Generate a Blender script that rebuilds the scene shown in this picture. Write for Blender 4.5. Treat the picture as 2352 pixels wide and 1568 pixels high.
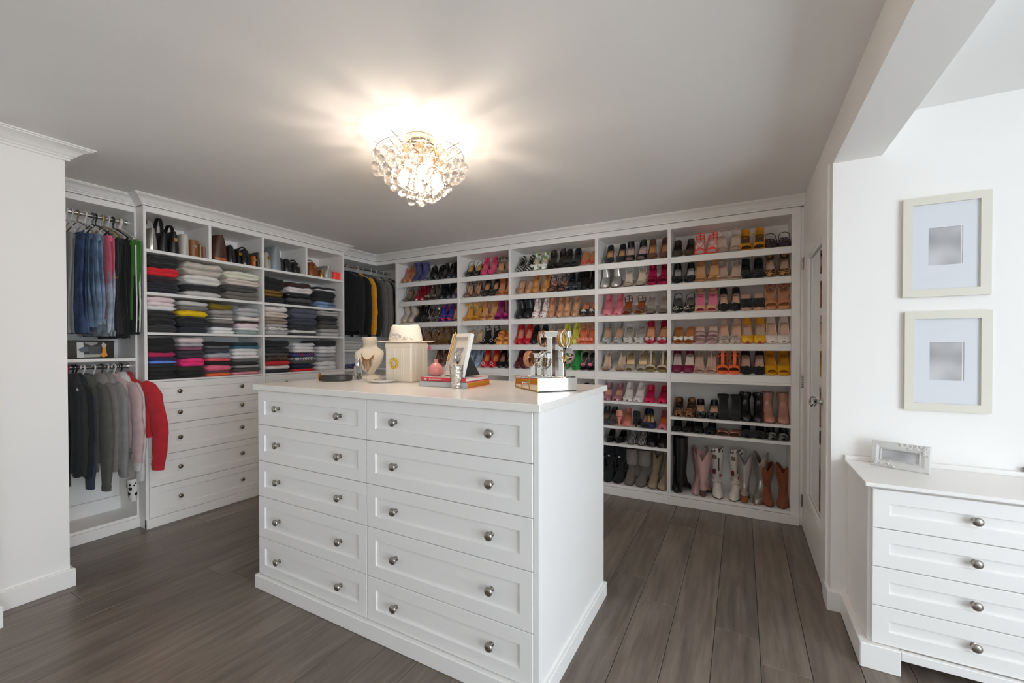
import bpy, bmesh, math, random
from mathutils import Vector, Matrix, noise
random.seed(7)
for o in list(bpy.data.objects): bpy.data.objects.remove(o, do_unlink=True)
scene = bpy.context.scene
COL = scene.collection
PI = math.pi

# ------------------------------------------------------------------ camera
W_, H_ = 2352, 1568
F_, YAW, PITCH, ROLL, CX, CY, CAMH = 972.36, 28.475, -0.5995, -0.0802, 1176.0, 804.86, 1.32
_y, _p, _r = math.radians(YAW), math.radians(PITCH), math.radians(ROLL)
FWD = Vector((-math.sin(_y)*math.cos(_p), math.cos(_y)*math.cos(_p), math.sin(_p)))
_rt = Vector((math.cos(_y), math.sin(_y), 0)); _up = _rt.cross(FWD)
RT = _rt*math.cos(_r) + _up*math.sin(_r); UP = -_rt*math.sin(_r) + _up*math.cos(_r)
CAMP = Vector((0, 0, CAMH))
cam = bpy.data.cameras.new('camera'); camo = bpy.data.objects.new('camera', cam); COL.objects.link(camo)
cam.sensor_width = 36; cam.lens = F_/W_*36; cam.shift_y = (CY-H_/2)/W_; cam.clip_start = .02
camo.matrix_world = Matrix(((RT.x, UP.x, -FWD.x, 0), (RT.y, UP.y, -FWD.y, 0), (RT.z, UP.z, -FWD.z, CAMH), (0, 0, 0, 1)))
scene.camera = camo
def un(u, v, ax, val):
    d = FWD + RT*((u-CX)/F_) - UP*((v-CY)/F_)
    i = 'xyz'.index(ax)
    return CAMP + d*((val-CAMP[i])/d[i])

# ------------------------------------------------------------------ light
world = bpy.data.worlds.new('sky'); scene.world = world; world.use_nodes = True
bg = world.node_tree.nodes['Background']
bg.inputs[0].default_value = (.82, .91, 1.0, 1); bg.inputs[1].default_value = 4.7
scene.view_settings.view_transform = 'Standard'; scene.view_settings.look = 'None'
scene.view_settings.gamma = 1; scene.view_settings.use_curve_mapping = False
scene.view_settings.exposure = 0.82
scene.cycles.max_bounces = 16; scene.cycles.diffuse_bounces = 14; scene.cycles.glossy_bounces = 6; scene.cycles.transmission_bounces = 12; scene.cycles.transparent_max_bounces = 24
def portal(x, y, z, sx, sy, rot):
    l = bpy.data.lights.new('window_daylight', 'AREA'); l.shape = 'RECTANGLE'; l.size = sx; l.size_y = sy
    l.cycles.is_portal = True
    o = bpy.data.objects.new('window_daylight', l); COL.objects.link(o); o.location = (x, y, z); o.rotation_euler = rot
WIN = (-1.7, 1.15, .12, 2.3)       # window opening in the far right wall: y0 y1 z0 z1
WX = 2.9
portal(WX+.05, (WIN[0]+WIN[1])/2, (WIN[2]+WIN[3])/2, WIN[3]-WIN[2], WIN[1]-WIN[0], (0, PI/2, 0))

# ------------------------------------------------------------------ materials
def lin(c):
    if isinstance(c, str):
        c = c.lstrip('#'); c = tuple(int(c[i:i+2], 16)/255 for i in (0, 2, 4))
    return tuple(x/12.92 if x <= .04045 else ((x+.055)/1.055)**2.4 for x in c[:3])
_M = {}
def mat(color, kind='plain', rough=.5, metal=0., extra=None):
    key = (color, kind, rough, metal, str(extra))
    if key in _M: return _M[key]
    m = bpy.data.materials.new(kind+'_'+str(color).lstrip('#')); m.use_nodes = True
    nt = m.node_tree; N = nt.nodes; L = nt.links; b = N['Principled BSDF']
    c = lin(color)
    b.inputs['Base Color'].default_value = (*c, 1); b.inputs['Roughness'].default_value = rough; b.inputs['Metallic'].default_value = metal
    tc = N.new('ShaderNodeTexCoord')
    def tex(t, scale, vec='Object', **kw):
        n = N.new(t); n.inputs['Scale'].default_value = scale; L.new(tc.outputs[vec], n.inputs['Vector'])
        for k, v in kw.items():
            if k in n.inputs: n.inputs[k].default_value = v
            else: setattr(n, k, v)
        return n
    def ramp(fac, stops, interp='LINEAR'):
        r = N.new('ShaderNodeValToRGB'); r.color_ramp.interpolation = interp
        e = r.color_ramp.elements
        while len(e) < len(stops): e.new(.5)
        for q, (p, cc) in zip(e, stops): q.position = p; q.color = (*lin(cc), 1)
        L.new(fac, r.inputs[0]); return r
    def bump(h, strength, dist=.002):
        n = N.new('ShaderNodeBump'); n.inputs['Strength'].default_value = strength; n.inputs['Distance'].default_value = dist
        L.new(h, n.inputs['Height']); L.new(n.outputs[0], b.inputs['Normal'])
    def vary(amount, scale):
        n = tex('ShaderNodeTexNoise', scale, Detail=3.0)
        mx = N.new('ShaderNodeMix'); mx.data_type = 'RGBA'; mx.inputs[0].default_value = 1
        lo = tuple(x*(1-amount) for x in c); hi = tuple(min(1, x*(1+amount)) for x in c)
        r = N.new('ShaderNodeValToRGB'); r.color_ramp.elements[0].position = .3; r.color_ramp.elements[1].position = .7
        r.color_ramp.elements[0].color = (*lo, 1); r.color_ramp.elements[1].color = (*hi, 1)
        L.new(n.outputs['Fac'], r.inputs[0]); L.new(r.outputs[0], b.inputs['Base Color']); return n
    if kind == 'paint':
        n = tex('ShaderNodeTexNoise', 180., Detail=2.0); bump(n.outputs['Fac'], .03, .001)
    elif kind == 'wall':
        n = tex('ShaderNodeTexNoise', 90., Detail=3.0); bump(n.outputs['Fac'], .06, .002)
    elif kind == 'fabric':
        vary(.09, 22.); n2 = tex('ShaderNodeTexNoise', 420., Detail=2.0); bump(n2.outputs['Fac'], .25, .001)
        b.inputs['Sheen Weight'].default_value = .1
    elif kind == 'knit':
        vary(.08, 18.); n2 = tex('ShaderNodeTexWave', 130., Distortion=2.0, Detail=1.0); bump(n2.outputs['Fac'], .5, .003)
        b.inputs['Sheen Weight'].default_value = .2
    elif kind == 'denim':
        vary(.4, 14.); n2 = tex('ShaderNodeTexNoise', 600.); bump(n2.outputs['Fac'], .4, .001)
    elif kind == 'leather':
        n = tex('ShaderNodeTexNoise', 160., Detail=2.0); bump(n.outputs['Fac'], .12, .001)
    elif kind == 'suede':
        vary(.2, 90.); b.inputs['Sheen Weight'].default_value = .2
    elif kind == 'patent':
        b.inputs['Coat Weight'].default_value = .6; b.inputs['Coat Roughness'].default_value = .08
        n = tex('ShaderNodeTexNoise', 30.); bump(n.outputs['Fac'], .08, .004)
    elif kind == 'glitter':
        v = tex('ShaderNodeTexVoronoi', 420.)
        L.new(v.outputs['Color'], b.inputs['Roughness'])
        bump(v.outputs['Distance'], .9, .002)
    elif kind == 'leopard':
        v = tex('ShaderNodeTexVoronoi', 70.); r = ramp(v.outputs['Distance'], [(.0, '#5a3a20'), (.28, '#1a120c'), (.5, extra or '#b98a58')], 'CONSTANT')
        L.new(r.outputs[0], b.inputs['Base Color'])
    elif kind == 'spots':
        v = tex('ShaderNodeTexVoronoi', (extra or ['', 60])[1] if extra else 60.); r = ramp(v.outputs['Distance'], [(.0, extra[0]), (.33, color)], 'CONSTANT')
        L.new(r.outputs[0], b.inputs['Base Color'])
    elif kind == 'floral':
        v = tex('ShaderNodeTexVoronoi', 45.); sep = N.new('ShaderNodeSeparateColor'); L.new(v.outputs['Color'], sep.inputs[0])
        st = [(i/len(extra), q) for i, q in enumerate(extra)]
        r = ramp(sep.outputs[0], st, 'CONSTANT'); L.new(r.outputs[0], b.inputs['Base Color'])
    elif kind == 'bands':
        wv = tex('ShaderNodeTexWave', extra[1]); wv.bands_direction = extra[2] if len(extra) > 2 else 'Z'
        r = ramp(wv.outputs['Fac'], [(0, color), (.6, extra[0])], 'CONSTANT'); L.new(r.outputs[0], b.inputs['Base Color'])
    elif kind == 'wood':
        oi = N.new('ShaderNodeObjectInfo')
        mp = N.new('ShaderNodeMapping'); mp.inputs['Scale'].default_value = (9, .7, 1)
        add = N.new('ShaderNodeVectorMath'); add.operation = 'ADD'
        comb = N.new('ShaderNodeCombineXYZ'); mul = N.new('ShaderNodeMath'); mul.operation = 'MULTIPLY'; mul.inputs[1].default_value = 40
        L.new(oi.outputs['Random'], mul.inputs[0]); L.new(mul.outputs[0], comb.inputs[0]); L.new(mul.outputs[0], comb.inputs[1])
        L.new(tc.outputs['Object'], add.inputs[0]); L.new(comb.outputs[0], add.inputs[1]); L.new(add.outputs[0], mp.inputs['Vector'])
        n = N.new('ShaderNodeTexNoise'); n.inputs['Scale'].default_value = 3; n.inputs['Detail'].default_value = 6; n.inputs['Roughness'].default_value = .65
        L.new(mp.outputs[0], n.inputs['Vector'])
        r = ramp(n.outputs['Fac'], [(.28, '#5d534a'), (.5, '#75695e'), (.74, '#8b7f74')])
        hsv = N.new('ShaderNodeHueSaturation'); mr = N.new('ShaderNodeMapRange')
        mr.inputs[3].default_value = .84; mr.inputs[4].default_value = 1.12
        L.new(oi.outputs['Random'], mr.inputs[0]); L.new(mr.outputs[0], hsv.inputs['Value']); L.new(r.outputs[0], hsv.inputs['Color'])
        L.new(hsv.outputs[0], b.inputs['Base Color']); bump(n.outputs['Fac'], .12, .001)
    elif kind == 'glass':
        b.inputs['Transmission Weight'].default_value = 1.; b.inputs['IOR'].default_value = extra if isinstance(extra, float) else 1.5
        if isinstance(extra, tuple):          # cut crystal: part of the light passes straight through
            tr = N.new('ShaderNodeBsdfTransparent'); mx = N.new('ShaderNodeMixShader'); mx.inputs[0].default_value = extra[0]
            out = N['Material Output']; L.new(b.outputs[0], mx.inputs[1]); L.new(tr.outputs[0], mx.inputs[2]); L.new(mx.outputs[0], out.inputs[0])
    elif kind == 'emit':
        b.inputs['Emission Color'].default_value = (*c, 1); b.inputs['Emission Strength'].default_value = extra
    elif kind == 'mercury':
        v = tex('ShaderNodeTexVoronoi', 90.); bump(v.outputs['Distance'], .8, .004)
    elif kind == 'photo':
        n = tex('ShaderNodeTexNoise', extra or 14., Detail=.5)
        r = ramp(n.outputs['Fac'], [(.3, '#8e8e90'), (.7, '#c3c3c4')]); L.new(r.outputs[0], b.inputs['Base Color'])
    else:
        n = tex('ShaderNodeTexNoise', 120.); bump(n.outputs['Fac'], .03, .001)
    _M[key] = m; return m

WHITE = mat('#f0eeeb', 'paint', .35)
WALLM = mat('#efedea', 'wall', .7)
CEILM = mat('#f0efed', 'wall', .8)
TOPM = mat('#f0ece6', 'paint', .22)
STEEL = mat('#a8a39b', 'plain', .28, 1.)
CHROME = mat('#d8d8d6', 'plain', .12, 1.)
GOLD = mat('#d9a441', 'plain', .25, 1.)
MIRROR = mat('#e6e8e8', 'plain', .015, 1.)

# ------------------------------------------------------------------ geometry helpers
class G:
    def __init__(s): s.v = []; s.f = []
    def add(s, v, f):
        k = len(s.v); s.v += [tuple(q) for q in v]; s.f += [tuple(i+k for i in q) for q in f]; return s
    def xf(s, M):
        s.v = [tuple(M @ Vector(q)) for q in s.v]; return s
    def box(s, x0, x1, y0, y1, z0, z1, b=0.0):
        if b <= 0:
            v = [(x, y, z) for x in (x0, x1) for y in (y0, y1) for z in (z0, z1)]
            f = [(0, 1, 3, 2), (4, 6, 7, 5), (0, 4, 5, 1), (2, 3, 7, 6), (0, 2, 6, 4), (1, 5, 7, 3)]
            return s.add(v, f)
        b = min(b, (x1-x0)*.45, (y1-y0)*.45, (z1-z0)*.45)
        xs, ys, zs = (x0, x1), (y0, y1), (z0, z1); v = []; ix = {}
        for i in (0, 1):
            for j in (0, 1):
                for k in (0, 1):
                    sx, sy, sz = (1, -1)[i]*b, (1, -1)[j]*b, (1, -1)[k]*b
                    ix[i, j, k, 0] = len(v); v.append((xs[i], ys[j]+sy, zs[k]+sz))
                    ix[i, j, k, 1] = len(v); v.append((xs[i]+sx, ys[j], zs[k]+sz))
                    ix[i, j, k, 2] = len(v); v.append((xs[i]+sx, ys[j]+sy, zs[k]))
        f = []
        for i in (0, 1):
            q = [ix[i, 0, 0, 0], ix[i, 1, 0, 0], ix[i, 1, 1, 0], ix[i, 0, 1, 0]]; f.append(q if i else q[::-1])
            q = [ix[0, i, 0, 1], ix[1, i, 0, 1], ix[1, i, 1, 1], ix[0, i, 1, 1]]; f.append(q[::-1] if i else q)
            q = [ix[0, 0, i, 2], ix[1, 0, i, 2], ix[1, 1, i, 2], ix[0, 1, i, 2]]; f.append(q if i else q[::-1])
        for i in (0, 1):
            for j in (0, 1):
                f.append([ix[i, j, 0, 0], ix[i, j, 1, 0], ix[i, j, 1, 1], ix[i, j, 0, 1]])
                f.append([ix[i, 0, j, 0], ix[i, 1, j, 0], ix[i, 1, j, 2], ix[i, 0, j, 2]])
                f.append([ix[0, i, j, 1], ix[1, i, j, 1], ix[1, i, j, 2], ix[0, i, j, 2]])
                for k in (0, 1): f.append([ix[i, j, k, 0], ix[i, j, k, 1], ix[i, j, k, 2]])
        return s.add(v, f)
    def loft(s, rings, closed=True, cap0=True, cap1=True):
        n = len(rings[0]); k = len(s.v)
        for r in rings: s.v += [tuple(q) for q in r]
        m = n if closed else n-1
        for i in range(len(rings)-1):
            for j in range(m):
                a = k+i*n+j; b_ = k+i*n+(j+1) % n
                s.f.append((a, b_, b_+n, a+n))
        if closed and cap0: s.f.append(tuple(range(k+n-1, k-1, -1)))
        if closed and cap1: s.f.append(tuple(range(k+(len(rings)-1)*n, k+len(rings)*n)))
        return s
    def lathe(s, prof, n=16, cx=0, cy=0, cap=True):
        rings = [[(cx+r*math.cos(2*PI*i/n), cy+r*math.sin(2*PI*i/n), z) for i in range(n)] for r, z in prof]
        return s.loft(rings, True, cap and prof[0][0] > 1e-5, cap and prof[-1][0] > 1e-5)
    def sphere(s, c, r, n=10, m=6, sc=(1, 1, 1)):
        rings = []
        for i in range(m+1):
            a = -PI/2+PI*i/m; rr = max(math.cos(a), .02)
            rings.append([(c[0]+r*sc[0]*rr*math.cos(2*PI*j/n), c[1]+r*sc[1]*rr*math.sin(2*PI*j/n), c[2]+r*sc[2]*math.sin(a)) for j in range(n)])
        return s.loft(rings)
    def tube(s, pts, r, n=6, flat=None, closed=False):
        pts = [Vector(p) for p in pts]; rs = r if isinstance(r, list) else [r]*len(pts)
        rings = []; up = None; N_ = len(pts)
        for i, p in enumerate(pts):
            a = pts[(i-1) % N_] if closed else pts[max(i-1, 0)]; b_ = pts[(i+1) % N_] if closed else pts[min(i+1, N_-1)]
            t = (b_-a).normalized() if (b_-a).length > 1e-9 else Vector((0, 0, 1))
            if up is None:
                up = Vector((0, 0, 1)) if abs(t.z) < .9 else Vector((1, 0, 0))
                if flat is not None: up = Vector(flat)
            u = up - t*up.dot(t)
            if u.length < 1e-6: u = Vector((1, 0, 0)) - t*t.x
            u.normalize(); w = t.cross(u); up = u if flat is None else up
            q = rs[i]; ra, rb = (q if isinstance(q, tuple) else (q, q))
            rings.append([tuple(p+u*(ra*math.cos(2*PI*j/n))+w*(rb*math.sin(2*PI*j/n))) for j in range(n)])
        if closed: rings.append(rings[0])
        return s.loft(rings, True, not closed, not closed)
    def strap(s, pts, wid, th=.002):
        # flat band through pts; wid = half-width vector (or list)
        pts = [Vector(p) for p in pts]; wd = wid if isinstance(wid, list) else [wid]*len(pts); rings = []
        for i, p in enumerate(pts):
            t = (pts[min(i+1, len(pts)-1)]-pts[max(i-1, 0)]).normalized(); w = Vector(wd[i]); nn = t.cross(w).normalized()*th
            rings.append([tuple(p-w), tuple(p-w*.9+nn), tuple(p+w*.9+nn), tuple(p+w)])
        return s.loft(rings)
def arc(n, f): return [f(i/(n-1)) for i in range(n)]
def obj(name, g, m, parent=None, smooth=True, loc=None, rot=None, ang=40, data=None):
    if data is None:
        me = bpy.data.meshes.new(name); me.from_pydata(g.v, [], g.f); me.materials.append(m)
        bm = bmesh.new(); bm.from_mesh(me); bmesh.ops.recalc_face_normals(bm, faces=bm.faces); bm.to_mesh(me); bm.free()
        if smooth:
            me.polygons.foreach_set('use_smooth', [True]*len(me.polygons))
            if ang: me.set_sharp_from_angle(angle=math.radians(ang))
    else: me = data
    o = bpy.data.objects.new(name, me); COL.objects.link(o)
    if parent is not None: o.parent = parent
    if loc is not None: o.location = loc
    if rot is not None: o.rotation_euler = rot
    return o
def tag(o, label, cat=None, group=None, kind=None):
    o['label'] = label
    if cat: o['category'] = cat
    if group: o['group'] = group
    if kind: o['kind'] = kind
    return o
def thing(name, label, cat, loc=(0, 0, 0), rot=(0, 0, 0), group=None):
    o = bpy.data.objects.new(name, None); COL.objects.link(o); o.location = loc; o.rotation_euler = rot; o.empty_display_size = .05
    return tag(o, label, cat, group)
def struct(name, g, m, label, smooth=False, cat=None):
    o = obj(name, g, m, smooth=smooth); tag(o, label, cat or name.split('_')[0], None, 'structure'); return o
def copytree(o, parent=None):
    c = o.copy(); COL.objects.link(c); c.parent = parent
    for ch in o.children: copytree(ch, c)
    return c
def interp(pts, t):
    if t <= pts[0][0]: return pts[0][1]
    for (a, x), (b_, y) in zip(pts, pts[1:]):
        if t <= b_:
            q = (t-a)/(b_-a); q = q*q*(3-2*q)*.5+q*.5; return x+(y-x)*q
    return pts[-1][1]
# ------------------------------------------------------------------ room shell
ZC = 2.406
XL, YB, XR, YP = -4.19, 4.03, .395, 2.615
floor = struct('floor', G().box(-4.29, 3.0, -2.7, 4.13, -.1, -.014), mat('#2c2622', 'plain', .8), 'dark brown hardwood plank floor')
WOOD = mat('#5c5049', 'wood', .33)
_pl = {}
rp = random.Random(3)
k0 = -23
for k in range(-23, 17):
    x0 = -.106+k*.18; y = -2.7+rp.uniform(-1.2, 0)
    while y < 4.03:
        ln = rp.choice([1.05, 1.35, 1.65, 1.95]); a, b_ = max(y, -2.7), min(y+ln, 4.03); y += ln
        if b_-a < .02: continue
        key = round(b_-a, 3)
        g = None
        if key not in _pl:
            g = G().box(.0009, .1791, .0009, key-.0009, -.014, 0, .0014)
        o = obj('plank', g, WOOD, floor, False, (x0, a, 0), data=_pl.get(key))
        _pl[key] = o.data
struct('ceiling', G().box(-4.29, 3.0, -2.7, 4.13, ZC, ZC+.1), CEILM, 'smooth pale grey ceiling')
struct('wall_left', G().box(-4.29, XL, .87, 4.13, 0, ZC), WALLM, 'white wall behind the hanging closets')
struct('wall_back', G().box(XL, 3.0, YB, 4.13, 0, ZC), WALLM, 'white wall behind the shoe cabinets')
struct('wall_left_front', G().box(-4.29, -3.251, -2.7, .878, 0, ZC), WALLM, 'plain white wall end beside the hanging closet', cat='wall')
struct('wall_left_near', G().box(-3.251, -3.068, -2.7, .579, 0, ZC), WALLM, 'white wall return next to the plain wall end', cat='wall')
# wall with the mirrored door
DY0, DY1, DZ = 2.785, 3.672, 2.121
g = G().box(XR, .583, DY1+.004, YB, 0, ZC); g.box(XR, .583, DY0-.004, DY1+.004, DZ+.004, ZC); g.box(XR, .583, YP, DY0-.004, 0, ZC)
struct('wall_right', g, WALLM, 'white wall with the mirrored door beside the shoe cabinets')
struct('wall_right_back', G().box(.583, 3.0, YP, YP+.19, 0, ZC), WALLM, 'white wall with two framed pictures above the dresser', cat='wall')
struct('trim_1', G().box(XR, .583, -2.6, YP, 2.223, ZC), WALLM, 'white dropped beam over the wide opening')
y0, y1, z0, z1 = WIN
g = G().box(WX, WX+.1, -2.7, y0, 0, ZC); g.box(WX, WX+.1, y1, YP, 0, ZC); g.box(WX, WX+.1, y0, y1, 0, z0); g.box(WX, WX+.1, y0, y1, z1, ZC)
struct('wall_right_far', g, WALLM, 'white outer wall with the big daylight window', cat='wall')
g = G()
for a in (y0, (2*y0+y1)/3, (y0+2*y1)/3, y1-.05): g.box(WX-.02, WX+.06, a, a+.05, z0, z1)
for a in (z0, z1-.05): g.box(WX-.02, WX+.06, y0, y1, a, a+.05)
struct('window_1', g, WHITE, 'white window frame in the outer wall')
struct('wall_front', G().box(-4.29, 3.0, -2.7, -2.6, 0, ZC), WALLM, 'white wall opposite the shoe cabinets')
def sweep_plan(path, prof, closed_end=True):
    """profile (out, z) swept along a plan polyline with mitred corners; out = to the right of travel"""
    g = G(); rings = []
    for i, p in enumerate(path):
        p = Vector(p)
        def nrm(a, b_):
            d = (Vector(b_)-Vector(a)).normalized(); return Vector((d.y, -d.x))
        if i == 0: m = nrm(path[0], path[1])
        elif i == len(path)-1: m = nrm(path[-2], path[-1])
        else:
            n1, n2 = nrm(path[i-1], path[i]), nrm(path[i], path[i+1]); m = (n1+n2); m = m/(m.dot(n1))
        rings.append([(p.x+m.x*o_, p.y+m.y*o_, z) for o_, z in prof])
    return g.loft(rings)
def crown_prof(proj, drop):
    z0 = ZC-drop; z1 = ZC
    return [(0, z0), (proj*.16, z0), (proj*.16, z0+drop*.13), (proj*.26, z0+drop*.2), (proj*.26, z0+drop*.27), (proj*.36, z0+drop*.36), (proj*.47, z0+drop*.52), (proj*.6, z0+drop*.66), (proj*.78, z0+drop*.77), (proj*.9, z0+drop*.82), (proj*.9, z0+drop*.88), (proj, z0+drop*.9), (proj, z1-.0005), (0, z1-.0005)]
FS, F1, F2 = 3.72, -3.88, -3.77     # cabinet face planes: shoe wall y, recessed closets x, projecting closet x
CLOS = [(F1, .882), (F1, 1.414), (F2, 1.414), (F2, 3.158), (F1, 3.158), (F1, FS), (XR-.001, FS)]
struct('trim_2', sweep_plan(CLOS, crown_prof(.072, .07)), WHITE, 'white stepped crown moulding along the closets and shoe cabinets')
struct('trim_3', sweep_plan([(-3.251, -2.6), (-3.251, .878), (-3.876, .878)], crown_prof(.1, .072)), WHITE, 'white crown moulding on the plain wall end')
def base_prof(p, h): return [(0, .0005), (p, .0005), (p, h-.004), (p-.004, h), (0, h)]
struct('baseboard_left', sweep_plan([(-3.251, .58), (-3.251, .878), (-3.87, .878)], base_prof(.018, .098)), WHITE, 'white baseboard along the plain wall end')
struct('baseboard_near', sweep_plan([(-3.068, -2.6), (-3.068, .579), (-3.233, .579)], base_prof(.018, .098)), WHITE, 'white baseboard around the wall return')
struct('baseboard_right', sweep_plan([(XR, 2.72), (XR, YP), (.44, YP)], base_prof(.015, .098)), WHITE, 'white baseboard below the opening beside the dresser')
struct('trim_4', G().box(XR-.012, XR, 2.672, 2.762, .0, 2.246, .003), WHITE, 'white vertical casing strip beside the mirrored door')

# ------------------------------------------------------------------ mirrored door
door = thing('door_1', 'white panel door with a tall mirror and glass knob', 'door', (XR, DY0, 0)); door['kind'] = 'structure'
W = DY1-DY0; m0, m1, n0, n1 = .115, W-.19, .29, 1.925
def dbx(g, a, b_, c, d, x0=-.004, x1=.034): return g.box(x0, x1, a, b_, c, d, .0015)
obj('stile', dbx(G(), 0, m0, .008, DZ), WHITE, door, False); obj('stile', dbx(G(), m1, W, .008, DZ), WHITE, door, False)
obj('rail', dbx(G(), m0, m1, .008, n0), WHITE, door, False); obj('rail', dbx(G(), m0, m1, n1, DZ), WHITE, door, False)
obj('mirror', G().box(.012, .03, m0, m1, n0, n1), MIRROR, door, False)
mm = .022
for nm, a in (('mirror_moulding', (m0, m0+mm, n0, n1)), ('mirror_moulding', (m1-mm, m1, n0, n1)), ('mirror_moulding', (m0+mm, m1-mm, n0, n0+mm)), ('mirror_moulding', (m0+mm, m1-mm, n1-mm, n1))):
    obj(nm, G().box(-.001, .013, *a, .004), WHITE, door, False)
kn = obj('door_knob', G().lathe([(.001, 0), (.022, 0), (.024, .004), (.012, .008), (.009, .02), (.012, .026)], 14), CHROME, door, loc=(-.004, .055, 1.012), rot=(0, -PI/2, 0))
obj('crystal_knob', G().lathe([(.012, .026), (.027, .034), (.031, .044), (.026, .056), (.012, .062)], 10), mat('#f4f6f7', 'glass', .02, 0, 1.5), kn, False)
for z in (1.91, 1.062, .203):
    g = G()
    for j in range(5): g.lathe([(.0055, z-.045+j*.018), (.0065, z-.043+j*.018), (.0065, z-.03+j*.018), (.0055, z-.028+j*.018)], 8, -.009, W+.008)
    g.box(-.006, -.0035, W-.018, W+.008, z-.045, z+.045)
    obj('hinge', g, STEEL, door)

# ------------------------------------------------------------------ joinery helpers
def shaker(w, h, inset, th=.02, rec=.008, top=None):
    """front board in local x (width) z (height), face at y=0, body to y=th"""
    t = top or inset; g = G(); c = .003; e = .0015
    def rect(a, b_, c_, d, y): return [(a, y, c_), (b_, y, c_), (b_, y, d), (a, y, d)]
    R = [rect(0, w, 0, h, th), rect(0, w, 0, h, e), rect(e, w-e, e, h-e, 0), rect(inset, w-inset, t, h-t, 0), rect(inset+c, w-inset-c, t+c, h-t-c, rec)]
    return g.loft(R)
KPROF = [(.0095, 0), (.0095, .002), (.006, .004), (.0055, .012), (.008, .016), (.0155, .019), (.0165, .022), (.014, .027), (.008, .0295), (.001, .03)]
_kd = {}
def knob(parent, loc, rotz=0, s=1.0, m=STEEL):
    key = (s, m.name)
    o = obj('knob', None if key in _kd else G().lathe([(r*s, z*s) for r, z in KPROF], 16), m, parent, loc=loc, rot=(PI/2, 0, rotz), data=_kd.get(key), ang=50)
    _kd[key] = o.data
    return o

# ------------------------------------------------------------------ island
IX0, IX1, IY0, IY1 = -2.328, -.637, 1.372, 2.186
isl = thing('island_cabinet', 'white island chest with ten shaker drawers in two columns', 'cabinet', (IX0, IY0, 0))
w = IX1-IX0; d = IY1-IY0
obj('body', G().box(0, w, .022, d, .06, 1.084, .001), WHITE, isl, False)
obj('corner_stile', G().box(w-.02, w, 0.004, .022, .07, 1.084, .001), WHITE, isl, False)
p = .0145
g = G().box(-p, w+p, -p-.003, .03, 0, .073, .003); g.box(-p, .02, .03, d-.03, 0, .073, .003); g.box(w-.02, w+p, .03, d-.03, 0, .073, .003); g.box(-p, w+p, d-.03, d+p, 0, .073, .003)
obj('plinth', g, WHITE, isl, False)
zs = [1.082, .895, .697, .502, .277, .077]
xs = [(-2.327-IX0, -1.5-IX0), (-1.497-IX0, -.661-IX0)]
for a, b_ in xs:
    for z1, z0 in zip(zs, zs[1:]):
        dr = obj('drawer', shaker(b_-a, z1-z0-.003, .053, .022, .008), WHITE, isl, True, (a, 0, z0+.0015), ang=30)
        for kx in (.17, (b_-a)-.18 if a < .5 else (b_-a)-.178): knob(dr, (kx, .008, (z1-z0)/2), s=1.1)
wt = obj('island_worktop', G().box(-2.344, -.622, 1.352, 2.205, 1.084, 1.1138, .002), TOPM, None, False)
tag(wt, 'white worktop slab covering the island drawers', 'worktop')
TZ = 1.1138

# ------------------------------------------------------------------ dresser
dr0 = thing('dresser', 'white low dresser under the framed pictures', 'dresser', (.463, 2.222, 0))
DW = .626; DD = YP-2.222-.003
obj('body', G().box(0, DW, .02, DD, .075, .747, .001), WHITE, dr0, False)
obj('top', G().box(-.016, DW+.016, -.017, DD, .747, .7625, .002), WHITE, dr0, False)
obj('back_ledge', G().box(-.016, DW+.016, DD-.014, DD, .7625, .784, .002), WHITE, dr0, False)
g = G().box(-.03, .1, -.017, .03, 0, .101, .003); g.box(.1, DW-.1, -.017, .003, .066, .101, .002); g.box(DW-.1, DW+.03, -.017, .03, 0, .101, .003); g.box(-.03, 0, .03, DD, 0, .101, .003)
obj('plinth', g, WHITE, dr0, False)
for a in (.011,):
    for z1, z0 in zip([.737, .578, .42, .261, .105], [.578, .42, .261, .105]):
        q = obj('drawer', shaker(.604, z1-z0-.003, .054, .02, .008, .054), WHITE, dr0, True, (a, -.002, z0+.0015), ang=30)
        knob(q, (.302, .008, (z1-z0)/2+.004), s=1.05, m=STEEL)

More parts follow.
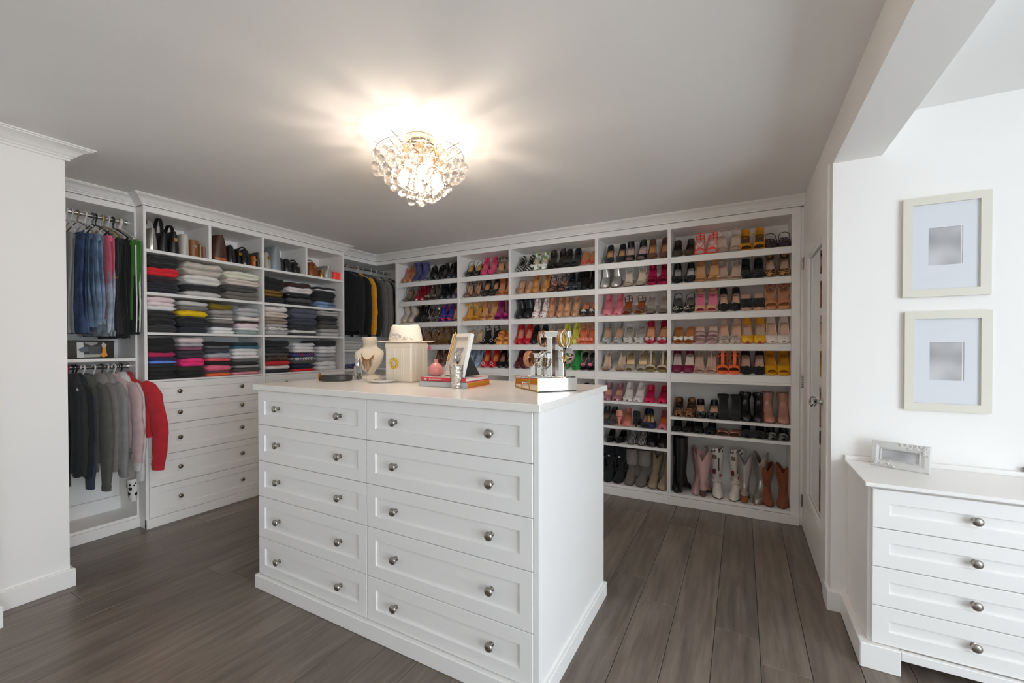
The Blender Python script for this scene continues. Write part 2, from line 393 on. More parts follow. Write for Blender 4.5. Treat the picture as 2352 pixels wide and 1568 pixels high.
# ------------------------------------------------------------------ shoe cabinets
LIPS = [2.055, 1.835, 1.588, 1.333, 1.092]
SLANT = math.radians(21)
YF, YK = FS, YB-.004
COLX = [(-3.546, -2.686), (-2.663, -2.056), (-2.031, -1.167), (-1.139, -.545), (-.518, .321)]
LOW = [[.78, .5], [.78, .5], [.83, .61, .45], [.832, .612, .456], [.732, .606]]
BAYN = ['corner bay', 'second bay from the corner', 'middle bay', 'second bay from the door', 'bay by the door']
CABL = ['wide white shoe cabinet next to the corner coats', 'narrow white shoe cabinet second from the corner', 'wide white shoe cabinet in the middle of the shoe wall', 'narrow white shoe cabinet second from the mirrored door', 'wide white shoe cabinet beside the mirrored door']
for ci, (x0, x1) in enumerate(COLX):
    xl = -3.573 if ci == 0 else (COLX[ci-1][1]+x0)/2+.0003
    xr = .374 if ci == 4 else (x1+COLX[ci+1][0])/2-.0003
    c = thing('shoe_cabinet', CABL[ci], 'cabinet', (xl, YF, 0), group='shoe cabinets')
    def B(nm, a, b_, y0, y1, z0, z1, bv=.001): return obj(nm, G().box(a-xl, b_-xl, y0-YF, y1-YF, z0, z1, bv), WHITE, c, False)
    B('side_panel', xl, x0, YF, YK, .0, 2.334); B('side_panel', x1, xr, YF, YK, .0, 2.334)
    B('back_panel', x0, x1, YK-.008, YK, .075, 2.288)
    B('top_rail', x0, x1, YF, YF+.02, 2.286, 2.334); B('top_panel', x0, x1, YF+.02, YK-.008, 2.286, 2.3)
    for z in LIPS[:5]:
        ln = (YK-.01-(YF+.016))/math.cos(SLANT)
        sh = obj('slanted_shelf', G().box(.0005, x1-x0-.0005, 0, ln-.004, -.016, 0), WHITE, c, False, (x0-xl, .018, z-.0025), (SLANT, 0, 0))
        obj('shelf_lip', G().box(x0-xl+.0005, x1-xl-.0005, .006, .02, z-.051, z, .0015), WHITE, c, False)
    B('deck', x0, x1, YF-.003, YK-.008, 1.021, 1.0405)
    for z in LOW[ci]: B('shelf', x0+.0003, x1-.0003, YF, YK-.008, z-.022, z)
    B('bottom_panel', x0, x1, YF, YK-.008, .073, .095); B('plinth', x0, x1, YF+.01, YF+.03, 0, .073)
    B('base_moulding', xl, xr, YF-.011, YF-.0002, .0005, .069, .002)
tag(obj('filler_strip', G().box(.3745, XR-.0005, YF+.012, YF+.03, 0, 2.334), WHITE, None, False), 'narrow white filler strip between the shoe cabinet and the door wall', 'filler')

# ------------------------------------------------------------------ left closets
XK = XL+.004
def closet(name, label, y0, y1, face, loc_group=None):
    c = thing(name, label, 'closet', (face, y0, 0), group=loc_group)
    def B(nm, x0_, x1_, a, b_, z0, z1, bv=.001, m=WHITE): return obj(nm, G().box(x0_-face, x1_-face, a-y0, b_-y0, z0, z1, bv), m, c, False)
    return c, B
def rod(B, c, x, z, ya, yb, y0, face):
    g = G().tube([(x-face, ya-y0, z), (x-face, yb-y0, z)], .0145, 14); o = obj('rod', g, CHROME, c)
    for yy in (ya+.003, yb-.003): obj('rod_flange', G().lathe([(.024, -.003), (.024, .003)], 14), CHROME, o, loc=(x-face, yy-y0, z), rot=(PI/2, 0, 0))
RX, RZ1, RZ2, RX3 = -4.0, 2.2355, 1.178, -3.965
c, B = closet('hanging_closet', 'white open closet with two hanging rods beside the plain wall end', .882, 1.4135, F1)
B('side_panel', XK, F1, .882, .9, 0, 2.334); B('side_panel', XK, F1, 1.402, 1.4135, 0, 2.334); B('back_panel', XK, XK+.008, .9, 1.402, .09, 2.294)
B('top_rail', F1-.02, F1, .9, 1.402, 2.293, 2.334); B('top_panel', XK+.008, F1-.02, .9, 1.402, 2.293, 2.306)
B('shelf', XK+.008, F1, .9, 1.402, 1.217, 1.2385); B('bottom_panel', XK+.008, F1, .9, 1.402, .07, .091); B('kick_board', F1-.02, F1+.011, .882, 1.4135, .0005, .069, .002)
B('back_ledge', XK+.008, XK+.03, .9, 1.402, .091, .19)
rod(B, c, RX, RZ1, .9, 1.402, .882, F1); rod(B, c, RX, RZ2, .9, 1.402, .882, F1)
def shelf_closet(y0, y1, label, ym, kn=True, l0=.0, l1=.0):
    c, B = closet('shelf_closet', label, y0, y1, F2, 'shelf closets over drawers')
    a, b_ = y0+(.018 if l0 else .0115), y1-(.02 if l1 else .0105)
    B('side_panel', XK, F2, y0, a, .0, 2.334); B('side_panel', XK, F2, b_, y1, .0, 2.334)
    B('back_panel', XK+.02, XK+.028, a, b_, .07, 2.294)
    B('top_rail', F2-.02, F2, a, b_, 2.292, 2.334); B('top_panel', XK+.028, F2-.02, a, b_, 2.292, 2.305)
    for z0, z1 in ((2.005, 2.027), (1.697, 1.718), (1.406, 1.425), (1.062, 1.076)): B('shelf', XK+.028, F2, a, b_, z0, z1)
    B('upper_divider', XK+.028, F2, ym-.01, ym+.01, 2.027, 2.292)
    for z1, z0 in zip([1.061, .902, .742, .519, .295, .07], [.902, .742, .519, .295, .07]):
        dr = obj('drawer', shaker(b_-a-.004, z1-z0-.003, .05, .02, .007), WHITE, c, True, (.004, a-y0+.002, z0+.0015), (0, 0, PI/2), ang=30)
        if kn:
            for kx in (.19, b_-a-.19): knob(dr, (kx, .007, (z1-z0)/2), s=1.0, m=mat('#9a8f80', 'plain', .25, 1.))
    B('carcass', XK+.03, F2-.02, a, b_, .07, 1.055); B('kick_board', F2-.02, F2+.011, y0, y1, .0005, .069, .002)
shelf_closet(1.414, 2.2783, 'white shelf closet with handbags, folded clothes and drawers beside the hanging closet', 1.848, True, 1, 0)
shelf_closet(2.2787, 3.158, 'white shelf closet with handbags and folded clothes beside the corner coats', 2.709, True, 0, 1)
c, B = closet('corner_closet', 'white corner closet with a rod of coats', 3.1585, YB, F1)
B('back_panel', XK, XK+.008, 3.1585, YB-.004, .09, 2.294); B('header', F1-.02, F1, 3.1585, FS+.02, 2.293, 2.334); B('header', F1, -3.5735, FS, FS+.02, 2.293, 2.334)
B('top_panel', XK+.008, F1-.02, 3.1585, YB-.004, 2.293, 2.306); B('top_panel', F1-.02, -3.5735, FS+.02, YB-.004, 2.293, 2.306)
B('end_panel', XK+.008, -3.5735, YB-.012, YB-.004, .09, 2.293)
B('shelf', XK+.008, F1, 3.1585, YB-.012, 1.262, 1.284); B('shelf', F1, -3.5735, FS, YB-.012, 1.262, 1.284)
B('shelf', XK+.008, F1, 3.1585, YB-.012, 1.04, 1.062); B('shelf', F1, -3.5735, FS, YB-.012, 1.04, 1.062)
B('bottom_panel', XK+.008, F1, 3.1585, YB-.012, .07, .091)
rod(B, c, RX3, RZ1+.003, 3.16, YB-.012, 3.1585, F1)
# ------------------------------------------------------------------ shoes
WP = [(0, .006), (.05, .016), (.12, .026), (.22, .036), (.33, .0395), (.45, .035), (.58, .029), (.72, .0265), (.86, .0275), (.94, .0245), (.985, .013), (1, .0004)]
WR = [(0, .012), (.04, .026), (.1, .035), (.2, .0395), (.33, .041), (.45, .037), (.58, .032), (.72, .0295), (.86, .0295), (.94, .026), (.985, .014), (1, .0004)]
WS = [(0, .024), (.03, .033), (.1, .037), (.2, .0395), (.33, .041), (.45, .037), (.58, .032), (.72, .0295), (.86, .0295), (.94, .026), (.985, .014), (1, .0004)]
def mk(c, kind=None, rough=None, extra=None):
    if c is None: return None
    if isinstance(c, tuple): return mat(*c)
    return mat(c, kind or 'leather', .42 if rough is None else rough, 0., extra)
PAT = lambda c: (c, 'patent', .16)
SUE = lambda c: (c, 'suede', .85)
MET = lambda c: (c, 'leather', .22, .85)
GLI = lambda c: (c, 'glitter', .4, .7)
CLR = ('#f3f2f0', 'glass', .05, 0, 1.2)
def shell(g, th=.0018):
    """thin wall: a second skin pushed inwards along the vertex normals, joined along the open edges"""
    me = bpy.data.meshes.new('tmp'); me.from_pydata(g.v, [], g.f)
    bm = bmesh.new(); bm.from_mesh(me); bpy.data.meshes.remove(me)
    bmesh.ops.remove_doubles(bm, verts=bm.verts, dist=5e-5); bmesh.ops.recalc_face_normals(bm, faces=bm.faces); bm.normal_update(); bm.verts.index_update()
    n = len(bm.verts); V = [tuple(v.co) for v in bm.verts]+[tuple(v.co-v.normal*th) for v in bm.verts]
    F = [tuple(v.index for v in f.verts) for f in bm.faces]; F2 = [tuple(i+n for i in reversed(f)) for f in F]
    E = [(e.verts[0].index, e.verts[1].index) for e in bm.edges if e.is_boundary]; bm.free()
    return G().add(V, F+F2+[(p_, q_, q_+n, p_+n) for p_, q_ in E])
def shoe_parts(P):
    """returns [(part name, G, material, [children])]; toe at y=0, heel towards +y"""
    hh = P.get('hh', .085); pf = P.get('pf', .004); toe = P.get('toe', 'p')
    L = P.get('L', .232-.35*hh); WF = {'p': WP, 'r': WR, 's': WS}[toe]; ws = P.get('w', 1.05)
    wf = lambda t: interp(WF, t)*ws
    def zb(t): return interp([(0, pf+.003), (.34, pf+.001), (.8, max(hh, pf)-.002), (1, max(hh, pf)+.004)], t)
    out = []
    up, ins, sol = P.get('up', '#222222'), P.get('ins', '#c9a184'), P.get('sole')
    mup = mk(up); mins = mk(ins); msol = mk(sol) if sol else mup; mheel = mk(P.get('heelc')) if P.get('heelc') else msol
    ts = [0, .03, .07, .12, .18, .24, .3, .36, .44, .52, .6, .68, .76, .84, .9, .945, .975, .99, 1.0]
    # sole
    g = G(); rings = []
    for t in ts:
        z = zb(t); w = wf(t)*1.0; bot = 0.0005 if (t < .42 and pf > .008) else max(z-.0045, .0003)
        if pf > .008 and .42 <= t < .5: bot = max(z-.006, .0005)*.5
        rings.append([(-w, t*L, bot), (-w, t*L, z), (w, t*L, z), (w, t*L, bot)])
    g.loft(rings); out.append(('sole', g, msol))
    # heel
    ht = P.get('heel', 'stil')
    if hh > .012:
        g = G(); zt = hh-.004
        if ht == 'wedge':
            rings = []
            for t in (.36, .45, .55, .65, .75, .85, .93, .985):
                w = wf(t)*.93; z = max(zb(t)-.003, .004); rings.append([(-w, t*L, .0003), (-w, t*L, z), (w, t*L, z), (w, t*L, .0003)])
            g.loft(rings)
        else:
            if ht == 'stil': S = [(1, .024, .026, .87), (.86, .02, .021, .905), (.65, .011, .012, .945), (.35, .0075, .0075, .955), (.0, .0055, .0055, .955)]
            elif ht == 'block': S = [(1, .0265, .028, .865), (.6, .024, .022, .895), (0, .024, .02, .9)]
            else: S = [(1, .025, .027, .87), (.5, .016, .016, .925), (0, .014, .013, .93)]
            rings = []
            for q, rx, ry, yc in S:
                rings.append([(rx*math.cos(2*PI*j/10), min(yc*L+ry*math.sin(2*PI*j/10), L*.995), zt*q+.0003) for j in range(10)])
            g.loft(rings)
        out.append(('heel', g, mheel))
    # insole
    g = G(); t0 = P.get('ins0', .06)
    tt = [t for t in ts if t >= t0 and t <= .99]
    rings = [[(-wf(t)*.9, t*L, zb(t)+.0012), (-wf(t)*.45, t*L, zb(t)+.0005), (0, t*L, zb(t)), (wf(t)*.45, t*L, zb(t)+.0005), (wf(t)*.9, t*L, zb(t)+.0012)] for t in tt]
    g.loft(rings, closed=False); out.append(('insole', g, mins))
    # upper
    def hu(t, lo=P.get('lo', 1.0)):
        return interp([(0, .014), (.06, .026), (.14, .036), (.24, .042), (.34, .036*lo+.002), (.46, .027*lo), (.58, .025*lo), (.72, .032), (.86, .046), (.95, .052), (1, .054)], t)
    def upper(tv=.27, t0=0., t1=1., K=10, cap=P.get('vh', 1.0)):
        tt = [t for t in ts if t0 <= t <= t1]
        if t0 > 0: tt = [t0]+[t for t in tt if t > t0+.005]
        if t1 < 1: tt = [t for t in tt if t < t1-.005]+[t1]
        g = G(); n = K+1; k = 0; V = []
        for t in tt:
            w = wf(t)*1.04; h = hu(t)*(cap if t < .4 else 1); z = zb(t)
            for j in range(n):
                if t <= tv:
                    a = PI*j/K; V.append((-w*math.cos(a), t*L, z+h*max(math.sin(a), 0)**.75-.002))
                else:
                    q = min(j, K-j)/3.; s_ = -1 if j <= K/2 else 1
                    if q <= 1: V.append((s_*w*(1-.1*q*q), t*L, z+h*q-.002))
                    else: V.append((s_*w*.9*(1-(q-1)/.667*.9), t*L, z+h))
        F = []
        for i in range(len(tt)-1):
            for j in range(K):
                if tt[i] >= tv-.001 and 3 <= j < K-3: continue
                F.append((i*n+j, i*n+j+1, (i+1)*n+j+1, (i+1)*n+j))
        used = sorted({q for f in F for q in f}); mp = {q: i for i, q in enumerate(used)}
        g.add([V[q] for q in used], [tuple(mp[q] for q in f) for f in F]); return g
    solid = shell
    st = P.get('st', 'pump')
    def band(t, s_, h, tilt=0., m_=None, nm='strap', wx=1.04):
        g = G(); w = wf(t)*wx; pts = []
        for j in range(9):
            a = PI*j/8; pts.append((-w*math.cos(a), t*L+tilt*(-math.cos(a)), zb(t)+h*max(math.sin(a), 0)**.7))
        g.strap(pts, Vector((0, s_*.97, s_*.25))); out.append((nm, g, m_ or mup))
    def ring(t, h, dip=0., r=.0022, m_=None, fwd=.62):
        yb = t*L+.012; yf = fwd*L; pts = []
        for j in range(14):
            a = 2*PI*j/14; pts.append((.03*ws*math.cos(a), (yb+yf)/2+(yb-yf)/2*math.sin(a), zb(.9)+h+dip*math.sin(a)))
        g = G().tube(pts, r, 5, closed=True)
        if st == 'sandal' and not P.get('counter'):
            yh = (yb+yf)/2
            for s_ in (-1, 1):
                g.tube([(s_*.03*ws, yh, zb(.9)+h), (s_*.031*ws, yh+.012, zb(.86)+h*.5), (s_*wf(.82)*1.0, .82*L, zb(.82))], r*1.3, 5)
            g.tube([(0, yb, zb(.9)+h+dip), (0, L*.995, zb(1.)+.002)], r*1.6, 5)
        out.append(('ankle_strap', g, m_ or mup))
    st = P.get('st', 'pump'); deco = P.get('deco'); md = mk(P.get('dc', up)) if deco else None
    ms = mk(P['strap']) if P.get('strap') else mup
    if st == 'pump': out.append(('upper', solid(upper(P.get('tv', .27), P.get('peep', 0.))), mup))
    elif st == 'sling':
        out.append(('upper', solid(upper(P.get('tv', .27), P.get('peep', 0.), .5)), mup)); 
        pts = [(s_*wf(t)*x_, t*L, zb(t)+h_) for s_, seq in ((-1, ((.44, 1.02, .022), (.6, 1.05, .026), (.8, 1.1, .032), (.95, 1.0, .037))), (1, ((.95, 1.0, .037), (.8, 1.1, .032), (.6, 1.05, .026), (.44, 1.02, .022)))) for t, x_, h_ in seq]
        pts.insert(4, (0, L*1.015, zb(1)+.04)); out.append(('sling_strap', G().tube(pts, .0026, 5), ms))
    elif st == 'dorsay':
        out.append(('upper', solid(upper(.27, P.get('peep', 0.), .38)), mup)); out.append(('counter', solid(upper(0, .72, 1.)), mup))
        if P.get('ank', 1): ring(.95, .05, .008, .0022, ms)
    elif st == 'mule': out.append(('upper', solid(upper(P.get('tv', .34), P.get('peep', .05), .42, cap=P.get('vh', 1.15))), mup))
    elif st == 'sandal':
        for (t, s_, h, tl) in P.get('bands', [(.16, .012, .03, 0)]): band(t, s_, h, tl)
        if P.get('counter'): out.append(('counter', solid(upper(0, .76, 1.)), mup))
        for (t, h, dip) in P.get('rings', [(.95, .05, .006)]): ring(t, h, dip, P.get('rr', .0024), ms)
        if P.get('tst'):
            q = P['tst']; pts = [(0, .16*L, zb(.16)+.03), (0, .3*L, zb(.3)+.036), (0, .45*L, zb(.45)+.044), (0, .6*L, zb(.9)+.05)]
            out.append(('t_strap', G().strap(pts, Vector((q, 0, 0))), ms))
        if P.get('cross'):
            for s_ in (-1, 1):
                pts = [(s_*wf(.2)*1.04, .2*L, zb(.2)), (s_*.022, .26*L, zb(.26)+.03), (-s_*.01, .36*L, zb(.36)+.04), (-s_*.034, .52*L, zb(.6)+.032), (-s_*.031, .68*L, zb(.9)+.03), (0, L*1.03, zb(1)+.045)]
                out.append(('cross_strap', G().tube(pts, P.get('rr', .0028), 5), ms))
    elif st == 'flip':
        for s_ in (-1, 1):
            pts = [(0, .12*L, zb(.12)), (s_*.012, .2*L, zb(.2)+.018), (s_*.032, .34*L, zb(.34)+.014), (s_*.043, .45*L, zb(.45))]
            out.append(('thong_strap', G().tube(pts, .004, 6), ms))
    if deco == 'bow':
        g = G(); z = zb(.1)+.036; y = .1*L
        for s_ in (-1, 1):
            g.loft([[(s_*x, y+q[0]*.6, z+q[1]) for q in [(-a, -b_), (-a, b_), (a, b_), (a, -b_)]] for x, a, b_ in ((.002, .003, .005), (.012, .006, .011), (.026, .008, .016), (.036, .005, .013))])
        g.sphere((0, y-.004, z), .008, 8, 5); out.append(('bow', g, md))
    elif deco == 'pom':
        g = G(); rr = random.Random(5)
        for k in range(26):
            a = rr.uniform(0, 2*PI); b_ = rr.uniform(-.3, 1.3); r = .02
            g.sphere((r*math.cos(a)*math.cos(b_), .13*L+r*.8*math.sin(a)*math.cos(b_), zb(.13)+.03+r*.8*math.sin(b_)), .011, 6, 4)
        out.append(('pompom', g, md))
    elif deco == 'gem':
        g = G(); rr = random.Random(9)
        for k in range(P.get('ng', 12)):
            t = rr.uniform(.04, .26); a = rr.uniform(.3, PI-.3); w = wf(t); g.sphere((-w*math.cos(a), t*L-.002, zb(t)+hu(t)*math.sin(a)**.75+.001), rr.uniform(.0035, .006), 6, 4)
        out.append(('jewels', g, md))
    elif deco == 'buckle':
        pts = [(.019*math.cos(a*PI/3), .1*L-.004+.010*math.sin(a*PI/3)*.5, zb(.1)+.036+.013*math.sin(a*PI/3)) for a in range(6)]
        out.append(('buckle', G().tube(pts, .0032, 5, closed=True), md))
    elif deco == 'flower':
        g = G(); z = zb(.14)+.036; y = .14*L
        for k in range(7):
            a = 2*PI*k/7; g.sphere((.014*math.cos(a), y-.002, z+.014*math.sin(a)), .0095, 6, 4, (1, .5, 1))
        g.sphere((0, y-.006, z), .007, 6, 4); out.append(('flower', g, md))
    elif deco == 'tie':
        g = G(); y = .62*L; z = zb(.9)+.045
        for s_ in (-1, 1):
            g.tube([(0, y, z), (s_*.016, y-.01, z+.014), (s_*.034, y-.006, z+.012), (s_*.03, y-.006, z-.006), (0, y, z)], .0035, 5)
            g.tube([(0, y, z), (s_*.008, y-.015, z-.02), (s_*.014, y-.02, z-.045)], .0028, 5)
        out.append(('ribbon_tie', g, md))
    elif deco == 'stud':
        g = G()
        for r_ in range(3):
            for c_ in range(5):
                a = PI*(c_+.9)/5.8; t = .1+.09*r_; g.sphere((-wf(t)*math.cos(a), t*L, zb(t)+hu(t)*math.sin(a)**.75+.002), .0042, 6, 4)
        out.append(('studs', g, md))
    elif deco == 'lace':
        g = G()
        for k in range(3):
            t = .2+.05*k; g.tube([(-.012, t*L, zb(t)+hu(t)*.95), (0, t*L, zb(t)+hu(t)+.004), (.012, t*L, zb(t)+hu(t)*.95)], .002, 5)
        out.append(('laces', g, md))
    return out
def boot_parts(P):
    h = P.get('h', .16); hh = P.get('hh', .03); L = P.get('L', .24); toe = P.get('toe', 'r'); up = P.get('up', '#222222'); mup = mk(up)
    msol = mk(P.get('sole', '#2a2320')); WF = {'p': WP, 'r': WR}[toe]; sw = P.get('sw', .045); tw = P.get('tw', sw); ank = P.get('ank', .034)
    out = []
    zb = lambda y: interp([(0, .006), (.36, .006), (.78, hh), (1, hh)], y/L)
    n = 20
    def foot(s_, z):      # ring of the foot at pushed-in scale
        R = []
        for j in range(n):
            a = 2*PI*j/n; t = .5-.5*math.cos(a); w = interp(WF, t)*(1 if math.sin(a) >= 0 else -1)
            R.append((w, t*L, z))
        return R
    fr = [(.0, 0, 1.0), (.012, .0, 1.04), (.028, .008, .98), (.042, .03, .86), (.056, .065, .8), (.07, .1, .86)]
    rings = []
    for z, front, sc in fr:
        R = []
        for (x, y, _) in foot(1, 0):
            yy = front+y*(L-front)/L; R.append((x*sc, yy, zb(y)+z*(1 if y < L*.6 else 1)))
        rings.append(R)
    ztop = h; bk = L-.004; yc = bk-P.get('sd', .05)
    z0 = hh+.085
    for q in (0, .12, .3, .55, .8, 1.0):
        z = z0+(ztop-z0)*q; wx = ank+(sw-ank)*min(q*1.6, 1)+(tw-sw)*q; wy = .043+(P.get('sd', .05)-.043)*min(q*1.4, 1)
        cy = bk-wy+.004*q+P.get('lean', 0)*q
        R = []
        for j in range(n):
            a = 2*PI*j/n; zz = z
            if P.get('vcut') and q > .5:
                zz = z-P['vcut']*(q-.5)/.5*max(0, 1-abs(math.sin(a))/.75)**1.0
            R.append((wx*math.sin(a), cy-wy*math.cos(a), zz))
        rings.append(R)
    g = G().loft(rings, True, True, False)
    g = shell(g, .0022)
    out.append(('shaft', g, mup))
    g = G().loft([[(x*1.02, y, .0003 if y < L*.45 else max(zb(y)-.006, .0003)) for x, y, _ in foot(1, 0)], [(x*1.03, y, zb(y)+.002) for x, y, _ in foot(1, 0)]]); out.append(('sole', g, msol))
    if hh > .01:
        r0, r1 = (.027, .021) if P.get('heel', 'block') != 'stil' else (.022, .006); g = G()
        g.loft([[(r*math.cos(2*PI*j/10), min(yc_+r*1.05*math.sin(2*PI*j/10), L-.001), z) for j in range(10)] for r, yc_, z in ((r0, L-.031, hh-.002), ((r0+r1)*.48, L-.026, hh*.5), (r1, L-.024, .0003))])
        out.append(('heel', g, mk(P.get('heelc', P.get('sole', '#2a2320')))))
    if P.get('cuff'):
        g = G(); zc = P.get('cuffz', h-.05)
        pr = [(zc, 1.1), (zc+.012, 1.2), (h-.008, 1.16), (h+.003, 1.06)]
        wy = P.get('sd', .05); g.loft([[(sw*s_*math.sin(2*PI*j/n), bk-wy+.004-wy*s_*math.cos(2*PI*j/n), z) for j in range(n)] for z, s_ in pr], True, False, False); out.append(('cuff', g, mk(P['cuff'])))
    if P.get('fur'):
        g = G(); rr = random.Random(4)
        for k in range(60):
            a = rr.uniform(0, 2*PI); z = rr.uniform(.06, h); wy = P.get('sd', .05)
            g.sphere((sw*1.02*math.sin(a), bk-wy-wy*math.cos(a), z), .015, 6, 4, (1, 1, 1.5))
        out.append(('fur', g, mup))
    if P.get('patch'):
        wy = P.get('sd', .05); yf = bk-2*wy+.0
        for (cx_, cz, w, hg, cc) in P['patch']:
            a = cx_/sw; g = G(); pts = []
            for q in (-1, -.5, 0, .5, 1):
                aa = a+q*w/sw; pts.append((sw*1.02*math.sin(aa), bk-wy+.004-wy*1.03*math.cos(aa), cz))
            g.strap(pts, Vector((0, 0, hg)), .0012); out.append(('patch', g, mk(cc)))
    if P.get('tabs'):
        g = G(); wy = P.get('sd', .05)
        for s_ in (-1, 1): g.strap([(s_*tw, bk-wy, h-.03), (s_*tw*1.08, bk-wy, h+.012), (s_*tw*1.15, bk-wy, h-.03)], Vector((0, .012, 0))); 
        out.append(('pull_tab', g, mk(P['tabs'])))
    return out
ROWN = ['top', 'second', 'third', 'fourth', 'fifth']
ALLSH = {}
def put_pair(desc, P, xs, yfront, z, slant, where, ci, names=None, turn=(0, 0), cat=None):
    parts = boot_parts(P) if P.get('st') == 'boot' else shoe_parts(P)
    kind = P.get('name') or {'boot': 'boot', 'sandal': 'sandal', 'mule': 'mule', 'flip': 'flip_flop', 'sling': 'slingback_shoe', 'pump': 'pump_shoe', 'dorsay': 'pump_shoe'}[P.get('st', 'pump')]
    first = None; label = desc+', '+where
    out_ = any(abs(t) > 90 for t in turn)
    for k, x in enumerate(xs):
        if out_: label = desc+' turned '+('heel' if abs(turn[k]) > 90 else 'toe')+' out, '+where
        rz = math.radians((3 if k == 0 else -3)*(1 if len(xs) > 1 else 0)+(turn[k] if k < len(turn) else 0))
        yy = yfront
        if abs(turn[k] if k < len(turn) else 0) > 90: yy = yfront+P.get('L', .24)
        o = thing(kind, label, cat or kind.split('_')[-1].replace('flop', 'flip flop') if kind != 'pump_shoe' else 'shoe', (x, yy, z), (slant+P.get('prop', 0), P.get('tilt', (0, 0))[k] if P.get('tilt') else 0, rz), group='pair of '+desc+', '+where)
        if first is None:
            first = [obj(nm, g, m, o, ang=50) for nm, g, m in parts]
        else:
            for q in first:
                c = q.copy(); COL.objects.link(c); c.parent = o
def row(ci, ri, x0, sc, items):
    a, b_ = COLX[ci]
    for it in items:
        desc, P, us = it[:3]; turn = it[3] if len(it) > 3 else (0, 0)
        if ri < 5: z = LIPS[ri]+.0005; where = ROWN[ri]+' shelf, '+BAYN[ci]; sl = SLANT; yf = YF+.03; z += .03*0+.0105*math.tan(SLANT)
        else:
            z = (LOW[ci]+[.095])[ri-5]+.0005; sl = 0; yf = YF+.022
            nl = len(LOW[ci]); where = ('bottom shelf' if ri-5 == nl else ['upper low shelf', 'second low shelf', 'third low shelf'][ri-5])+', '+BAYN[ci]
        xs = []
        for u in us:
            x = un(x0+u/sc, 800, 'y', yf+.03).x; hw = P.get('hw', .043); xs.append(min(max(x, a+hw), b_-hw))
        put_pair(desc, dict(P), xs, yf+P.get('back', 0), z, sl, where, ci, turn=turn)
BK, NU, TAN = '#1b1b1d', '#d3ab93', '#c58f5e'
def pump(**k): k.setdefault('st', 'pump'); return k
def sand(**k): k.setdefault('st', 'sandal'); k.setdefault('toe', 'r'); k.setdefault('hh', .095); return k
def boot(**k): k['st'] = 'boot'; return k
# bay by the door
row(4, 0, 1520, 6.03, [
 ('olive brown pointed lace-front pump', pump(up='#4d3f30', ins='#3c3226', deco='lace', dc='#2d251d', hh=.05, heel='block'), (212, 368)),
 ('neon coral strappy sandal with white insole', sand(up='#ff4a2e', ins='#e8e0dc', cross=1, rings=[(.95, .05, .01), (.9, .02, 0)], bands=[(.12, .006, .028, 0), (.32, .004, .03, .01)], hh=.08), (525, 685)),
 ('beige sandal with a clear toe band', sand(up=CLR, ins='#cbb9a6', sole='#b9a893', bands=[(.14, .014, .03, 0)], rings=[(.95, .05, .006)], strap='#d8cfc6'), (835, 1008)),
 ('mustard yellow ankle-tie heel with dark insole', pump(st='dorsay', up='#e09a1c', ins='#5b4a3a', peep=.1, strap='#e09a1c', rr=.004, hh=.075, heel='block', toe='r'), (1165, 1340)),
 ('dark plum studded slingback slide', pump(st='sling', up='#3a2730', ins='#3a2a30', deco='stud', dc=MET('#8e8a90'), tv=.4, hh=.03, heel='block', toe='r'), (1522, 1712))])
row(4, 1, 1520, 6.03, [
 ('black pump with white insole and scalloped bow toe', pump(up=BK, ins='#dcd6d0', deco='bow', dc=BK, hh=.07), (213, 372)),
 ('light tan strappy sandal with round toe', sand(up='#d29c68', ins='#d7a878', bands=[(.15, .013, .03, 0)], counter=1), (538, 708)),
 ('nude square-toe sandal with dark insole label', sand(up='#dbbfa8', ins='#d9bfae', toe='s', bands=[(.14, .016, .026, 0)], rings=[(.95, .045, .0)], hh=.07, heel='block'), (845, 1020)),
 ('black suede slip-on loafer with strap', pump(up=SUE('#1d2024'), ins='#1a1b1d', tv=.52, vh=1.3, hh=.06, heel='block', toe='r', name='loafer'), (1172, 1325)),
 ('nude pump edged in leopard print', pump(up=('#b98a58', 'leopard', .5), ins='#d8b8a4', hh=.085), (1510, 1702))])
row(4, 2, 1520, 6.03, [
 ('black slingback with jewelled toe', pump(st='sling', up='#24221f', ins='#6e6a62', deco='gem', dc=GLI('#d8d4cb'), ng=26, hh=.07), (220, 372)),
 ('nude peep-toe sandal with pink insole and maroon heel cup', pump(st='dorsay', up='#e7b79b', ins='#e77a9c', peep=.07, heelc='#6d1230', hh=.095, toe='r', strap='#2a2224'), (535, 690)),
 ('black pump with fluffy toe pompom', pump(up=SUE(BK), ins='#dcae98', deco='pom', dc=SUE('#16171b'), hh=.085), (858, 1010)),
 ('black wedge mule with nude sole', pump(st='mule', up=SUE(BK), ins='#d9b7a2', sole='#c69f84', heel='wedge', hh=.085, pf=.02, peep=0., toe='r', vh=1.5), (1170, 1335)),
 ('tan crisscross platform sandal', sand(up='#cf9069', ins='#d09a78', bands=[(.13, .014, .034, 0), (.26, .008, .036, .012)], cross=1, pf=.022, hh=.1, rr=.005), (1515, 1705))])
